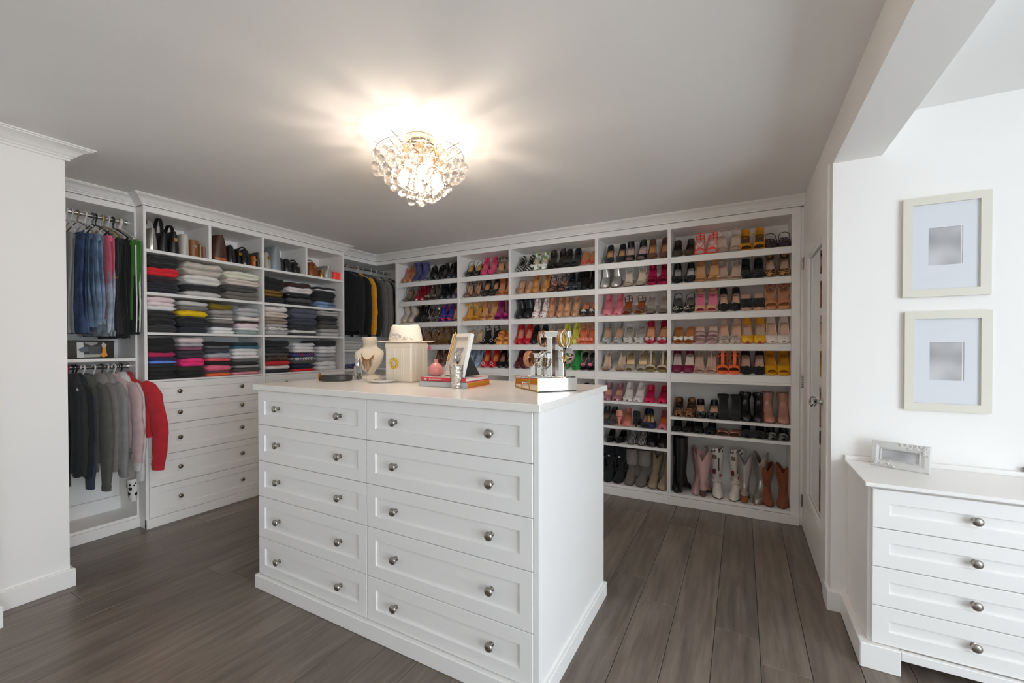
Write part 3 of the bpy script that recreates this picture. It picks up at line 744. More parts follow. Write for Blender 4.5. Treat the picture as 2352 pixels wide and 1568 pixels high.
row(4, 3, 1520, 7.127, [
 ('tan slide with big white toe bow', pump(st='mule', up='#b06a35', ins='#c07a42', deco='bow', dc='#efeeea', hh=.075, heel='stil', toe='r', vh=.7, tv=.2), (275, 440)),
 ('pale pink iridescent wedge sandal', sand(up=MET('#dfc3cb'), ins='#e2c4b6', bands=[(.13, .014, .032, 0), (.32, .009, .03, .014), (.5, .007, .03, -.01)], rings=[], heel='wedge', pf=.02, hh=.09, sole='#c99fa6'), (632, 825)),
 ('nude pump with silver cap toe', pump(up='#d6c2b4', ins='#e0b49c', deco='gem', dc=GLI('#c9c4c0'), ng=40, hh=.09, toe='r'), (1020, 1205)),
 ('yellow-toed pump with red rim', pump(up='#f0b733', ins='#cbb6a8', sole='#d8402f', hh=.09, toe='r'), (1405, 1600)),
 ('nude pump with white toe cap', pump(up='#efe6df', ins='#dcb9a4', hh=.095, toe='r'), (1808, 2010))])
row(4, 4, 1520, 7.127, [
 ('burgundy toe-band heel with ankle strap', pump(st='dorsay', up='#7f1a45', ins='#e3d5c8', strap='#6e1a3c', hh=.09, toe='r', peep=.02), (250, 432)),
 ('floral nude sandal with thin ankle straps', sand(up=('#d9b49e', 'floral', .5, 0, ('#d9b49e', '#c98f86', '#e5d5c5', '#b9a07c')), ins='#d8b7a3', bands=[(.14, .016, .03, 0)], tst=.003, strap='#cdb2a2', hh=.09), (615, 800)),
 ('neon orange T-strap platform sandal', sand(up='#ff7a44', ins='#6b4a3c', bands=[(.13, .016, .034, 0), (.62, .011, .046, 0)], tst=.012, pf=.022, hh=.1, rings=[(.95, .045, 0)]), (1002, 1185)),
 ('black pump with feather pompom and pink insole', pump(up=SUE('#18191b'), ins='#dab0a0', deco='pom', dc=SUE('#101114'), hh=.08, toe='r'), (1388, 1590)),
 ('mustard yellow peep-toe pump', pump(up='#dca416', ins='#c88e2c', peep=.05, pf=.018, hh=.09, toe='r'), (1800, 2005))])
row(4, 5, 1520, 4.612, [
 ('brown leopard print loafer', pump(up=('#8a5a34', 'leopard', .5, 0, '#9a6a3e'), ins='#2a201a', tv=.5, vh=1.25, hh=.09, heel='block', toe='r', name='loafer'), (180, 290)),
 ('black patent peep pump with nude insole', pump(up=PAT(BK), ins='#d9ae92', deco='bow', dc=PAT(BK), hh=.08, toe='r'), (412, 535)),
 ('black suede ankle boot', boot(up=SUE('#1b1c1e'), h=.185, hh=.06, toe='r', sole='#151515'), (662, 776)),
 ('black patent ankle boot', boot(up=PAT('#141416'), h=.21, hh=.065, toe='r', sole='#2a1d18'), (903, 1022)),
 ('blush pink patent ankle boot', boot(up=PAT('#b98573'), h=.22, hh=.06, toe='r', sole='#6d4034'), (1150, 1292))])
row(4, 6, 1520, 4.612, [
 ('plain black flat', pump(up='#18191a', ins='#141414', tv=.4, hh=.012, toe='r', name='flat_shoe'), (160, 268)),
 ('black trainer with white stitching', pump(up='#1a1b1e', ins='#141414', tv=.5, vh=1.4, hh=.02, heel='wedge', toe='r', deco='lace', dc='#d9d9d6', name='trainer'), (390, 512)),
 ('copper double-band slide', sand(up=MET('#d79d83'), ins='#7a4634', bands=[(.12, .014, .03, 0), (.3, .015, .036, 0)], rings=[], hh=.015, sole='#6b3b2a'), (650, 776)),
 ('black slip-on shoe', pump(up=SUE('#17181a'), ins='#121212', tv=.52, vh=1.3, hh=.018, heel='wedge', toe='r', name='slip_on_shoe'), (910, 1035)),
 ('grey snakeskin flat', pump(up=('#3a3d38', 'floral', .45, 0, ('#23251f', '#6d7068', '#3a3d38', '#a8aaa2')), ins='#2b2b28', tv=.45, vh=1.2, hh=.015, toe='r', name='flat_shoe'), (1182, 1305))])
CB = dict(toe='p', sole='#5a3526', sw=.055, sd=.062, vcut=.085, hw=.05)
row(4, 7, 1520, 4.612, [
 ('tall black leather stiletto boot', boot(up=('#1c1d1f', 'leather', .3), h=.46, hh=.085, toe='p', heel='stil', sw=.046, sd=.052, hw=.046), (152, 262), (0, 172)),
 ('pale pink cowboy boot', boot(up='#c9a6a5', h=.37, hh=.05, **{**CB, 'sole': '#5e3b38', 'heelc': '#6b4542'}), (362, 478), (-8, 176)),
 ('white cowboy boot with coloured patches and lettering', boot(up='#e5e0d8', h=.385, hh=.045, tw=.058, patch=[(-.02, .31, .016, .016, '#6f6a4f'), (.012, .25, .004, .055, '#3a3836'), (-.022, .19, .012, .02, '#7c2430'), (.026, .16, .01, .012, '#b5526a'), (.0, .365, .05, .018, ('#e5e0d8', 'leopard', .5, 0, '#e5e0d8')), (.0, .115, .04, .012, ('#d9d2c6', 'spots', .5, 0, ('#8a6a3a', 120)))], **{**CB, 'vcut': 0, 'sole': '#2a2724'}), (612, 758), (6, -6)),
 ('silver metallic cowboy boot', boot(up=('#c9c5c0', 'leather', .28, .8), h=.375, hh=.055, **{**CB, 'sole': '#8a4f2e', 'heelc': '#9a5a34'}), (888, 1008), (176, -8)),
 ('tan brown suede cowboy boot', boot(up=SUE('#8a4b2a'), h=.3, hh=.03, **{**CB, 'vcut': .06, 'sole': '#3c2318'}), (1155, 1298), (4, -4))])
# second bay from the door
row(3, 0, 1360, 6.53, [
 ('black suede pump with tan insole', pump(up=SUE(BK), ins='#d99f66', hh=.075), (248, 410)),
 ('black cage sandal with pale pink insole', pump(st='dorsay', up=('#1d2026', 'leather', .35), ins='#c6a49c', strap=BK, hh=.085, toe='r', peep=.1), (560, 725)),
 ('brown suede pump with beige insole', pump(up=SUE('#6b4430'), ins='#c58a5c', hh=.085), (892, 1070))])
row(3, 1, 1360, 6.53, [
 ('silver peep-toe bootie', boot(up=('#cfccc8', 'leather', .3, .7), h=.17, hh=.075, toe='r', sole='#5a4630', L=.2), (190, 350)),
 ('clear sandal with white ankle strap', sand(up=CLR, ins='#d8c7b2', strap='#eceae6', bands=[(.14, .012, .03, 0)], hh=.09), (535, 715)),
 ('fuchsia metallic platform sandal', pump(st='dorsay', up=('#b5134f', 'patent', .2, .4), ins='#a31247', strap='#a31247', pf=.022, hh=.1, toe='r', peep=.08), (900, 1085))])
row(3, 2, 1360, 6.53, [
 ('pink satin pump', pump(up='#d9818c', ins='#c96b78', hh=.09, toe='r'), (232, 382)),
 ('brown sandal with silver bar straps', sand(up=MET('#c9b3a4'), ins='#9a4a22', bands=[(.12, .009, .03, 0), (.34, .006, .032, .012)], hh=.06, heel='block', rr=.0032, strap=MET('#a89078')), (520, 695)),
 ('clear heel with silver insole', sand(up=CLR, ins=MET('#d9d4cb'), bands=[(.13, .016, .03, 0)], strap='#cfcac2', hh=.09), (880, 1060))])
row(3, 3, 1360, 7.126, [
 ('grey satin pump with white hexagon buckle', pump(up='#a3a09c', ins='#c79a78', deco='buckle', dc=GLI('#f3f1ee'), hh=.085, toe='r'), (235, 412)),
 ('silver satin slingback with crystal bow', pump(st='sling', up='#c4beb6', ins=MET('#ddd8d0'), deco='bow', dc=GLI('#e6e3de'), hh=.085, toe='r'), (590, 768)),
 ('crimson satin sandal with crystal bow and tan insole', pump(st='dorsay', up='#b31640', ins='#d39a6c', deco='bow', dc=GLI('#e0dcd8'), strap='#b31640', hh=.085, toe='r'), (950, 1148))])
row(3, 4, 1360, 7.126, [
 ('nude sandal with rhinestone side straps', sand(up=GLI('#d5d0c8'), ins='#cfae98', sole='#7d5540', bands=[(.1, .008, .028, 0)], tst=.004, strap=GLI('#d5d0c8'), hh=.09, heel='block', heelc='#8a6f4a'), (235, 455)),
 ('silver glitter sandal with gold insole', pump(st='dorsay', up=GLI('#cfc8bd'), ins=MET('#d8c39a'), strap=MET('#c7b79c'), hh=.09, toe='r', peep=.06), (615, 803)),
 ('beige platform sandal with crystal flower strap', sand(up='#d8cbb8', ins=MET('#cdb48a'), bands=[(.12, .013, .03, 0)], tst=.008, strap=GLI('#e8e6e2'), pf=.02, hh=.1, sole='#8a7c4e'), (960, 1150))])
row(3, 5, 1360, 7.126, [
 ('mauve patent pump', pump(up=PAT('#a8707a'), ins='#cf9a84', hh=.09, toe='r'), (235, 392)),
 ('ivory pump with glitter toe', pump(up='#e6e0da', ins='#e2dbd4', deco='gem', dc=GLI('#efece8'), ng=44, hh=.1, toe='r'), (585, 745)),
 ('hot pink satin pump', pump(up='#d61f55', ins='#b0174a', tv=.34, hh=.085, toe='r'), (938, 1140))])
row(3, 6, 1370, 6.533, [
 ('dark grey patent pump', pump(up=PAT('#4b4846'), ins='#6a5d55', hh=.09), (120, 205)),
 ('coral pump', pump(up='#e08e7c', ins='#d3906c', hh=.085, L=.2), (335, 455), (180, 8)),
 ('black suede stiletto pump', pump(up=SUE('#161618'), ins='#b98a72', hh=.09, L=.2, toe='r'), (590, 735), (180, 4)),
 ('blue heel with yellow and cream vamp', pump(up=('#2f3560', 'patent', .25), ins='#d9b36a', hh=.09, heel='stil', L=.2), (842,), (14,)),
 ('orange and pink ombre pump', pump(up=('#c9707c', 'patent', .25), ins='#d9703a', hh=.085, toe='r'), (1000,))])
row(3, 7, 1370, 6.533, [
 ('black patent pointed flat', pump(up=PAT('#151617'), ins='#1a1b1c', tv=.33, hh=.025, heel='block', name='flat_shoe'), (190, 330)),
 ('black pinstriped pointed bootie', boot(up=('#201f20', 'bands', .45, 0, ('#a9a6a4', 30., 'X')), h=.125, hh=.03, toe='p', L=.2), (530, 665)),
 ('black studded biker bootie', boot(up=('#15171a', 'leather', .3), h=.125, hh=.025, toe='r', deco='stud', L=.2), (835, 980))])
row(3, 8, 1370, 6.533, [
 ('tall black furry winter boot with white emblem', boot(up=('#14171a', 'fabric', .9), h=.3, hh=.02, toe='r', sw=.056, sd=.058, fur=1, hw=.06, patch=[(0, .21, .014, .006, '#e8e8e8')]), (165, 305)),
 ('grey fold-over suede boot', boot(up=SUE('#6d6660'), h=.285, hh=.02, toe='r', sw=.05, sd=.052, cuff=SUE('#8c837b'), cuffz=.15, hw=.05), (490, 655)),
 ('taupe slouchy boot with open shaft', boot(up=('#9a8a76', 'leather', .4), h=.29, hh=.02, toe='r', sw=.048, sd=.05, vcut=.06, tilt=(.12, .2), hw=.055), (840, 985))])
# middle bay
row(2, 0, 1160, 7.84, [
 ('black pump with silver lattice', pump(up=('#2a2826', 'bands', .4, 0, ('#b5b2ac', 14., 'DIAGONAL')), ins='#1d1b19', tv=.42, hh=.07), (272, 410)),
 ('white pump with green leaf print', pump(up=('#e8e8e0', 'floral', .5, 0, ('#e8e8e0', '#5d7a35', '#f0efe8', '#86a052')), ins='#d9c9b4', deco='bow', dc='#eceae2', hh=.085), (545, 680)),
 ('dark brown ankle-tie sandal', pump(st='dorsay', up='#2c2320', ins='#3a2c26', strap='#5d3a30', hh=.09, toe='r', peep=.06), (835, 980)),
 ('black suede open-sided mule', pump(st='dorsay', up=SUE('#1a1a1c'), ins='#2a2624', ank=0, strap=BK, hh=.085, pf=.02, toe='r', peep=.06), (1120, 1250)),
 ('neon pink thong sandal with tan sole', dict(st='flip', up='#c98a5a', ins='#cf935f', strap='#ff2f5d', hh=.02, heel='wedge', toe='r', L=.2, prop=.5, back=.06), (1400, 1530))])
row(2, 1, 1160, 7.84, [
 ('nude slingback with brown strap', pump(st='sling', up='#b98a68', ins='#cfa88c', hh=.09), (272, 410)),
 ('tan leather pump', pump(up='#c98c50', ins='#d39c62', hh=.095), (535, 700)),
 ('black strappy sandal with pink insole', sand(up='#2a201e', ins='#d99a8c', bands=[(.12, .008, .028, 0), (.36, .006, .03, .01)], cross=1, hh=.06, heel='block', toe='s'), (838, 1005)),
 ('black loafer with silver toe cap', pump(up=SUE('#23272a'), ins='#1d1f21', tv=.5, vh=1.3, deco='gem', dc=GLI('#c8c8c6'), ng=24, hh=.075, heel='block', toe='r', name='loafer'), (1165, 1292)),
 ('plain black pump', pump(up='#1b1c1d', ins='#232323', hh=.09), (1425, 1560))])
row(2, 2, 1160, 7.84, [
 ('black buckled ankle boot', boot(up=('#222426', 'leather', .35), h=.17, hh=.07, toe='r', L=.2), (262, 398)),
 ('white pump covered in red lip prints', pump(up=('#f0ece8', 'spots', .45, 0, ('#c3202f', 62.)), ins='#e8e0dc', tv=.45, hh=.09, vh=1.2), (540, 682)),
 ('nude pointed pump', pump(up='#c99473', ins='#d6a181', hh=.095), (820, 965)),
 ('beige patent pump', pump(up=PAT('#c99a76'), ins='#d9a982', hh=.095), (1100, 1245)),
 ('black slide with crystal starburst', pump(st='mule', up=SUE('#1c1c1e'), ins='#e0906a', deco='flower', dc=GLI('#e6e3de'), hh=.075, toe='r'), (1425, 1568))])
row(2, 3, 1160, 8.2545, [
 ('nude pump with red toe', pump(up='#c01a28', ins='#d98f76', hh=.095, toe='r'), (262, 402)),
 ('black leather shoe behind the bangle stand', pump(up='#202224', ins='#1a1a1a', tv=.4, hh=.08), (545, 685)),
 ('taupe sandal behind the bangle stand', sand(up='#a9998a', ins='#b8a48f', bands=[(.14, .012, .03, 0)]), (830, 985)),
 ('lime yellow pump', pump(up='#d3d15a', ins='#cfc657', tv=.4, hh=.09), (1140, 1300)),
 ('coral strappy sandal with bows', sand(up='#f08a6c', ins='#e8835e', cross=1, deco='bow', dc='#f59a80', bands=[(.12, .008, .028, 0)], hh=.075), (1460, 1610))])
row(2, 4, 1160, 8.2545, [
 ('dark red shoe behind the cuff bracelet', pump(up='#5c1a26', ins='#4a2226', hh=.06, toe='r'), (255, 385)),
 ('brown shoe behind the mirrored stand', pump(up='#6a4a38', ins='#8a6248', hh=.07, toe='r'), (545, 690)),
 ('green suede platform shoe', pump(up=SUE('#1f8a3c'), ins='#2f9a48', pf=.025, hh=.09, toe='r', tv=.3), (1130, 1345)),
 ('black sandal with pink flower', sand(up='#201c1c', ins='#2a2422', deco='flower', dc='#d97a98', bands=[(.14, .012, .03, 0)], cross=1, strap='#cbb0a0', rr=.002), (1490, 1620))])
row(2, 5, 1160, 8.2545, [('dark grey pump', pump(up='#3a3634', ins='#4a423c', hh=.08), (1470, 1610))])
# second bay from the corner
row(1, 0, 900, 7.84, [
 ('black slingback with gold insole', pump(st='sling', up='#25211c', ins='#d0a04a', hh=.085), (1375, 1510)),
 ('raspberry pink suede pump', pump(up=SUE('#cf3d70'), ins='#d9727a', hh=.095), (1650, 1785)),
 ('nude sandal with black ribbon tie', sand(up='#8a7a66', ins='#d0a284', bands=[(.12, .014, .028, 0)], deco='tie', dc='#17171a', hh=.085), (1925, 2055))])
row(1, 1, 900, 7.84, [
 ('beige sandal laced with brown straps', sand(up='#6b4632', ins='#d1a98c', bands=[(.12, .01, .028, 0)], cross=1, rings=[(.95, .05, .01), (.9, .02, 0)]), (1365, 1495)),
 ('black peep pump with apricot insole', pump(up=SUE('#181a1c'), ins='#d9a172', peep=.05, pf=.016, hh=.095, toe='r'), (1680, 1825)),
 ('nude block-heel sandal', sand(up='#d98f68', ins='#d9986e', bands=[(.13, .016, .03, 0)], heel='block', counter=1), (1950, 2065))])
row(1, 2, 900, 7.84, [
 ('yellow sandal with ruffled tie', sand(up='#d9a021', ins='#d8973a', bands=[(.14, .014, .03, 0)], deco='tie', dc='#e0b02a', hh=.09), (1365, 1500)),
 ('tan platform sandal', sand(up='#cf9160', ins='#d39c70', bands=[(.13, .016, .032, 0)], counter=1, pf=.018, hh=.095), (1640, 1785)),
 ('magenta sandal with flower clusters', sand(up='#a81f78', ins='#8a3a62', deco='flower', dc='#c02a8c', bands=[(.12, .014, .032, 0), (.3, .01, .034, 0)], counter=1), (1925, 2060))])
row(1, 3, 780, 4.6125, [
 ('clear beige heel', sand(up=CLR, ins='#c8ab84', bands=[(.14, .012, .03, 0)], strap='#d6cfc4'), (1368, 1450)),
 ('black sandal with white heart', sand(up='#191a1b', ins='#26211f', bands=[(.12, .015, .03, 0)], tst=.006, deco='buckle', dc=GLI('#f0efec'), hh=.085), (1535, 1622)),
 ('orange wooden platform sandal', sand(up='#eda55a', ins='#e09a58', bands=[(.14, .016, .034, 0), (.55, .014, .045, 0)], rings=[], pf=.025, hh=.09, heel='block'), (1693, 1768))])
row(1, 4, 780, 4.6125, [
 ('light blue pump behind the photo frame', pump(up='#8fa7bb', ins='#a8b6c2', hh=.085), (1365, 1445)),
 ('red pump with white trim', pump(up='#c8202c', ins='#d98a52', sole='#b51a26', deco='buckle', dc='#efe9e4', hh=.085, toe='r'), (1535, 1622)),
 ('black knotted pump', pump(up='#1c1b1b', ins='#b08468', hh=.085, deco='bow', dc='#161616'), (1705, 1772))])
row(1, 5, 780, 4.6125, [('dark plum pump', pump(up='#3f2a30', ins='#2a2022', hh=.1), (1600, 1680)), ('wine red pump', pump(up='#5a2532', ins='#3a2024', hh=.1), (1750,))])
# corner bay
row(0, 0, 900, 7.84, [
 ('nude pump beside the purple boots', pump(up='#bd8262', ins='#c88f6e', hh=.09, toe='r'), (238, 330)),
 ('purple denim peep bootie', boot(up=('#4d4c78', 'denim', .8), h=.19, hh=.08, toe='r', sole='#c9c3a8', L=.2), (440, 555)),
 ('black leather pump with silver brooch', pump(up='#1c1d1d', ins='#34332f', deco='buckle', dc=GLI('#dcdad6'), hh=.075), (690, 810)),
 ('black pump with grey insole', pump(up='#232120', ins='#55504b', hh=.085), (915, 1022)),
 ('tall-backed black pump', pump(up='#161718', ins='#202021', hh=.1), (1125,))])
row(0, 1, 900, 7.84, [
 ('grey green strappy sandal', sand(up='#5a5e52', ins='#a8806c', cross=1, bands=[(.12, .01, .028, 0)]), (275, 375)),
 ('crimson patent pump', pump(up=PAT('#a01c34'), ins='#8a2434', hh=.085), (455, 545)),
 ('pewter sandal with metallic bow', sand(up=MET('#8a7d70'), ins='#6e5f54', deco='bow', dc=MET('#c2b5a6'), bands=[(.12, .012, .03, 0)], counter=1), (665, 785)),
 ('black ankle-high heel', pump(up='#1a1a1b', ins='#262424', tv=.42, vh=1.2, hh=.09), (905, 1015)),
 ('muted mauve pump', pump(up='#5a4a66', ins='#b38a80', hh=.085), (1120,))])
row(0, 2, 900, 7.84, [
 ('off white laced bootie', boot(up='#c9bcae', h=.18, hh=.07, toe='r', sole='#b99650', L=.2), (235, 345)),
 ('black sandal with ankle ribbon', pump(st='dorsay', up=SUE('#151517'), ins='#1f1d1d', deco='tie', dc='#151517', pf=.02, hh=.09, toe='r'), (480, 590)),
 ('silver crossed sandal', sand(up=MET('#cfc8be'), ins='#4a3f38', bands=[(.12, .012, .03, 0), (.3, .007, .034, .014)], cross=1, rr=.004), (680, 790)),
 ('blue sandal with red flower print', pump(up=('#34409a', 'floral', .5, 0, ('#34409a', '#2c3580', '#d92a4a', '#3f56c0')), ins='#4a4aa0', tv=.4, hh=.09, peep=.05, toe='r'), (895, 1010)),
 ('nude heel with clear band', sand(up=CLR, ins='#c9a58c', bands=[(.14, .012, .03, 0)]), (1110,))])
row(0, 3, 780, 4.6125, [
 ('bronze strappy sandal', sand(up=MET('#9a6a48'), ins='#a5785a', cross=1, bands=[(.12, .01, .03, 0)]), (900, 970)),
 ('gold metallic sandal', sand(up=MET('#c29a68'), ins='#9a7050', bands=[(.12, .012, .03, 0), (.3, .008, .034, .012)], cross=1, rr=.004), (1045, 1110)),
 ('dark brown sandal', sand(up='#4a342a', ins='#6a4a3a', cross=1), (1190,)),
 ('brown pump hidden behind the hat', pump(up='#5d4636', ins='#8a6a54'), (700, 790))])
row(0, 4, 780, 4.6125, [
 ('brown pump behind the pink vase', pump(up='#6a4a3a', ins='#8d6450', hh=.09), (1020, 1085)),
 ('brown snakeskin pump', pump(up=('#6a5240', 'floral', .5, 0, ('#4a382c', '#8d7258', '#6a5240', '#b39a7c')), ins='#7a5a48', hh=.09), (1160, 1215))])
# ------------------------------------------------------------------ folded clothes in the shelf closets
def folded(w, d, h, m, seed, lob=None):
    """folded garment: width along y (0..w), front fold at x=0, depth to -x, z 0..h"""
    rr = random.Random(seed); n = lob or (1 if h < .052 else 2)
    sec = []
    rl = h/(2*n)
    for k in range(n):
        zc = rl*(2*k+1); ext = rr.uniform(-.006, .004)
        for j in range(6):
            a = -PI/2+PI*j/5*.999; sec.append((ext+rl*min(1.3, .012/rl+.5)*(math.cos(a)-1)*1.0+0, zc+rl*math.sin(a)*(.94 if n > 1 else 1)))
    sec.append((-d*.5, h*.98)); sec.append((-d+.01, h*.97)); sec.append((-d, h*.5)); sec.append((-d+.01, .0)); sec.append((-d*.5, 0))
    rings = []; m_ = 11; ph = rr.uniform(0, 6)
    for i in range(m_):
        q = i/(m_-1); e = 1-abs(2*q-1); r = min(1, e/.16)**.5 if e < .16 else 1
        y = w*q; sag = .0035*math.sin(q*7+ph)+.002*math.sin(q*15+ph*2)
        ring = []
        for (x, z) in sec:
            zz = z if r >= 1 else h*.5+(z-h*.5)*(.35+.65*r)
            nz = noise.noise(Vector((x*22+seed, y*26, z*60)))*.0035
            ring.append((x*(1-.0)-(1-r)*.012+nz, y+noise.noise(Vector((seed, z*70, x*9)))*.006*(1 if .05 < q < .95 else 1.8), max(zz*(1-.05*math.sin(q*PI+ph)*.6)+(sag if z > .002 else 0)*min(1, h/.05)*(z/h), 0)))
        rings.append(ring)
    return G().loft(rings)
FX = F2-.012
SEED = [0]
def stack(y0, y1, zb_, ztop, items, where, dep=.3):
    """items top to bottom: (desc, colour, weight, kind)"""
    tot = sum(i[2] for i in items); z = zb_+.0005; H = ztop-zb_
    for it in reversed(items):
        desc, colr, wt = it[:3]; kind = it[3] if len(it) > 3 else 'fabric'; extra = it[4] if len(it) > 4 else None
        h = H*wt/tot; SEED[0] += 1; rr = random.Random(SEED[0]*13)
        colr = '#'+''.join('%02x' % min(238, int(int(colr[i:i+2], 16)*1.12+4)) for i in (1, 3, 5))
        m = mat(colr, kind, .35 if kind in ('glitter', 'patent') else .9, .6 if kind == 'glitter' else 0., extra)
        w = (y1-y0)-.004; dy = rr.uniform(-.004, .004); sh = rr.uniform(.92, 1.0)
        o = obj('folded_garment', folded(w*sh, dep*rr.uniform(.92, 1), h*1.0, m, SEED[0]), m, None, True, (FX-rr.uniform(0, .022), y0+.003+w*(1-sh)/2+dy, z), ang=70)
        tag(o, desc+' in the '+where, 'clothes', 'folded clothes in the '+where)
        z += h+.0003
def Y2(u, v=660): return un(320+u/4.6125, v, 'x', F2).y
def st(u0, u1, zb_, ztop, items, where): stack(max(Y2(u0), 1.434), min(Y2(u1), 3.134), zb_, ztop, items, where)
SA, SB, SC = 1.718, 1.425, 1.076
W1 = 'stack beside the hanging closet'
st(84, 462, SA, 1.995, [('black sweater', '#1c1b1c', 30, 'knit'), ('bright red sweater', '#e01526', 21, 'knit'), ('dark burgundy sweater', '#2a1a20', 15, 'knit'), ('navy sweater', '#1d1d28', 27, 'knit')], 'top '+W1)
st(474, 905, SA, 1.985, [('thick oatmeal sweater', '#b7aea3', 36, 'knit'), ('thick off-white sweater', '#cfcbc6', 27, 'knit'), ('black jumper', '#222226', 19, 'knit'), ('pale grey jumper', '#b3b0ae', 15, 'knit')], 'top middle stack under the handbags')
st(918, 1296, SA, 1.96, [('cream sweater', '#d8d0bd', 24, 'knit'), ('pale pink sweater', '#c9bcb3', 20, 'knit'), ('charcoal sweater', '#464440', 20, 'knit'), ('grey brown sweater', '#66615a', 28, 'knit')], 'top stack beside the closet divider')
st(84, 425, SB, 1.688, [('pale pink top', '#cfbcc0', 13), ('soft pink top', '#d2c4c6', 11), ('white top', '#cfcdcc', 12), ('black cardigan', '#1d1d1f', 21, 'knit'), ('black jumper', '#17171a', 18, 'knit'), ('charcoal jumper', '#2c2c2d', 20, 'knit')], 'second '+W1)
st(430, 768, SB, 1.675, [('light grey top', '#b4b2b0', 14), ('mid grey top', '#6f6b66', 14, 'knit'), ('bright yellow top', '#dcae0c', 19), ('black jumper', '#17181a', 30, 'knit'), ('navy jumper', '#20242e', 20, 'knit')], 'second stack with the yellow top')
st(774, 1036, SB, 1.672, [('olive green top', '#6e5f16', 19), ('grey top', '#8f8d8b', 15), ('slate grey top', '#7d7b7a', 10), ('white thin top', '#c9c8c6', 5), ('taupe top', '#7b746d', 13), ('dark grey top', '#3a3838', 11), ('bright white shirt', '#d9d9d9', 11), ('folded white shirt', '#d3d3d4', 11)], 'second stack with the olive top')
st(1042, 1296, SB, 1.655, [('light grey knit', '#a9a9aa', 25, 'knit'), ('pinkish white knit', '#d3c8c4', 13, 'knit'), ('dark maroon tee', '#31161c', 6), ('pale pink tee', '#cdb9c0', 12), ('white tee', '#cfcfcf', 9), ('grey green tee', '#8b9793', 11)], 'second stack beside the closet divider')
st(84, 420, SC, 1.385, [('black fleece', '#1d1d1e', 40), ('magenta tee', '#a2214f', 13), ('navy tee', '#23254a', 9), ('cornflower blue tee', '#5b7cd0', 8), ('dark grey fleece', '#222224', 22), ('plain black sweatpants', '#151516', 20)], 'low '+W1)
st(428, 715, SC, 1.388, [('pale pink towel-like top', '#c4b5b7', 15), ('light grey tee', '#98969a', 10), ('mauve tee', '#7d4a5c', 9), ('dark plum tee', '#33303a', 22), ('hot pink jacket', '#d62a72', 22), ('dark olive leggings', '#26281f', 13), ('black leggings', '#19191a', 17)], 'low stack with the hot pink jacket')
st(722, 996, SC, 1.357, [('black legging', '#1a1b1d', 11), ('slate tee', '#55575c', 9), ('dark slate tee', '#3b3d43', 13), ('pale grey tee', '#9a9da1', 14), ('coral tee', '#d8525a', 9), ('black tank', '#1a1718', 10), ('coral pink tank', '#e0617a', 17), ('plum tank', '#5a3b4a', 6), ('orange tank', '#dc5f35', 9)], 'low stack with the orange tank')
st(1004, 1298, SC, 1.352, [('dark teal print tee', '#1f3138', 10), ('teal tee', '#2c6470', 7), ('folded white tee', '#cfcccd', 10), ('white crew tee', '#d3cfcf', 10), ('white vest', '#cbc7c7', 10), ('grey sports tee', '#5d5c5c', 10), ('black sports tee', '#232424', 8), ('light grey sports tee', '#8c8a88', 8), ('dark tee with yellow print', '#4a443d', 10, 'spots', ('#c9b84a', 9.)), ('rose pink tee', '#c5838f', 9)], 'low stack beside the closet divider')
W2 = 'of the closet beside the coats'
st(1336, 1562, SA, 1.955, [('black velvet top', '#191a1c', 36), ('gold sequin top', '#8a6a34', 20, 'glitter'), ('black folded skirt', '#1a1a1c', 20)], 'first top stack '+W2)
st(1576, 1858, SA, 1.94, [('dark brown top', '#33201c', 17), ('satin white top', '#cdc6c4', 20), ('black patent skirt', '#1a1b1d', 17, 'patent'), ('silver sequin skirt', '#55565a', 17, 'glitter'), ('black skirt', '#1b1b1d', 9)], 'middle top stack '+W2)
st(1880, 2110, SA, 1.93, [('black tee', '#232022', 8), ('white thin tee', '#c9c8c9', 5), ('folded black jeans', '#1c1d1f', 24), ('black jean shorts', '#232527', 12), ('faded blue jeans', '#6b82a0', 22, 'denim')], 'last top stack '+W2)
st(1336, 1604, SB, 1.688, [('white knit', '#cbc5c2', 19, 'knit'), ('cream knit', '#c5b9ac', 20, 'knit'), ('tan brown knit', '#8a7a6c', 23, 'knit'), ('light grey knit', '#a5a09f', 11, 'knit'), ('white dotted top', '#c6c1bf', 12, 'spots', ('#3c3c40', 70.)), ('grey marl top', '#9b9a9a', 16)], 'first middle stack '+W2)
st(1620, 1912, SB, 1.69, [('slate blue sweater', '#4c4f5f', 34, 'knit'), ('navy blue sweater', '#333749', 24, 'knit'), ('dark navy sweater', '#24262f', 18, 'knit'), ('white folded top', '#cfcdca', 11), ('black and grey patterned top', '#37363a', 8)], 'centre middle stack '+W2)
st(1926, 2140, SB, 1.688, [('light grey sweater', '#a7a4a1', 19, 'knit'), ('black sweater', '#202122', 17, 'knit'), ('dark grey sweater', '#3a3a38', 13, 'knit'), ('charcoal sweater', '#484843', 16, 'knit'), ('pale grey sweater', '#9d9c9a', 14, 'knit'), ('silver grey sweater', '#b2b1af', 13, 'knit')], 'last middle stack '+W2)
st(1342, 1618, SC, 1.375, [('black cotton top', '#26262a', 22), ('charcoal cotton top', '#2d2d2f', 20), ('dark grey print top', '#4b4846', 11), ('brown speckled top', '#3a312c', 17, 'spots', ('#7d5f3c', 60.)), ('red tee', '#b0232c', 15), ('white cotton tee', '#cfc9c5', 13), ('black cotton tee', '#27282c', 11)], 'first low stack '+W2)
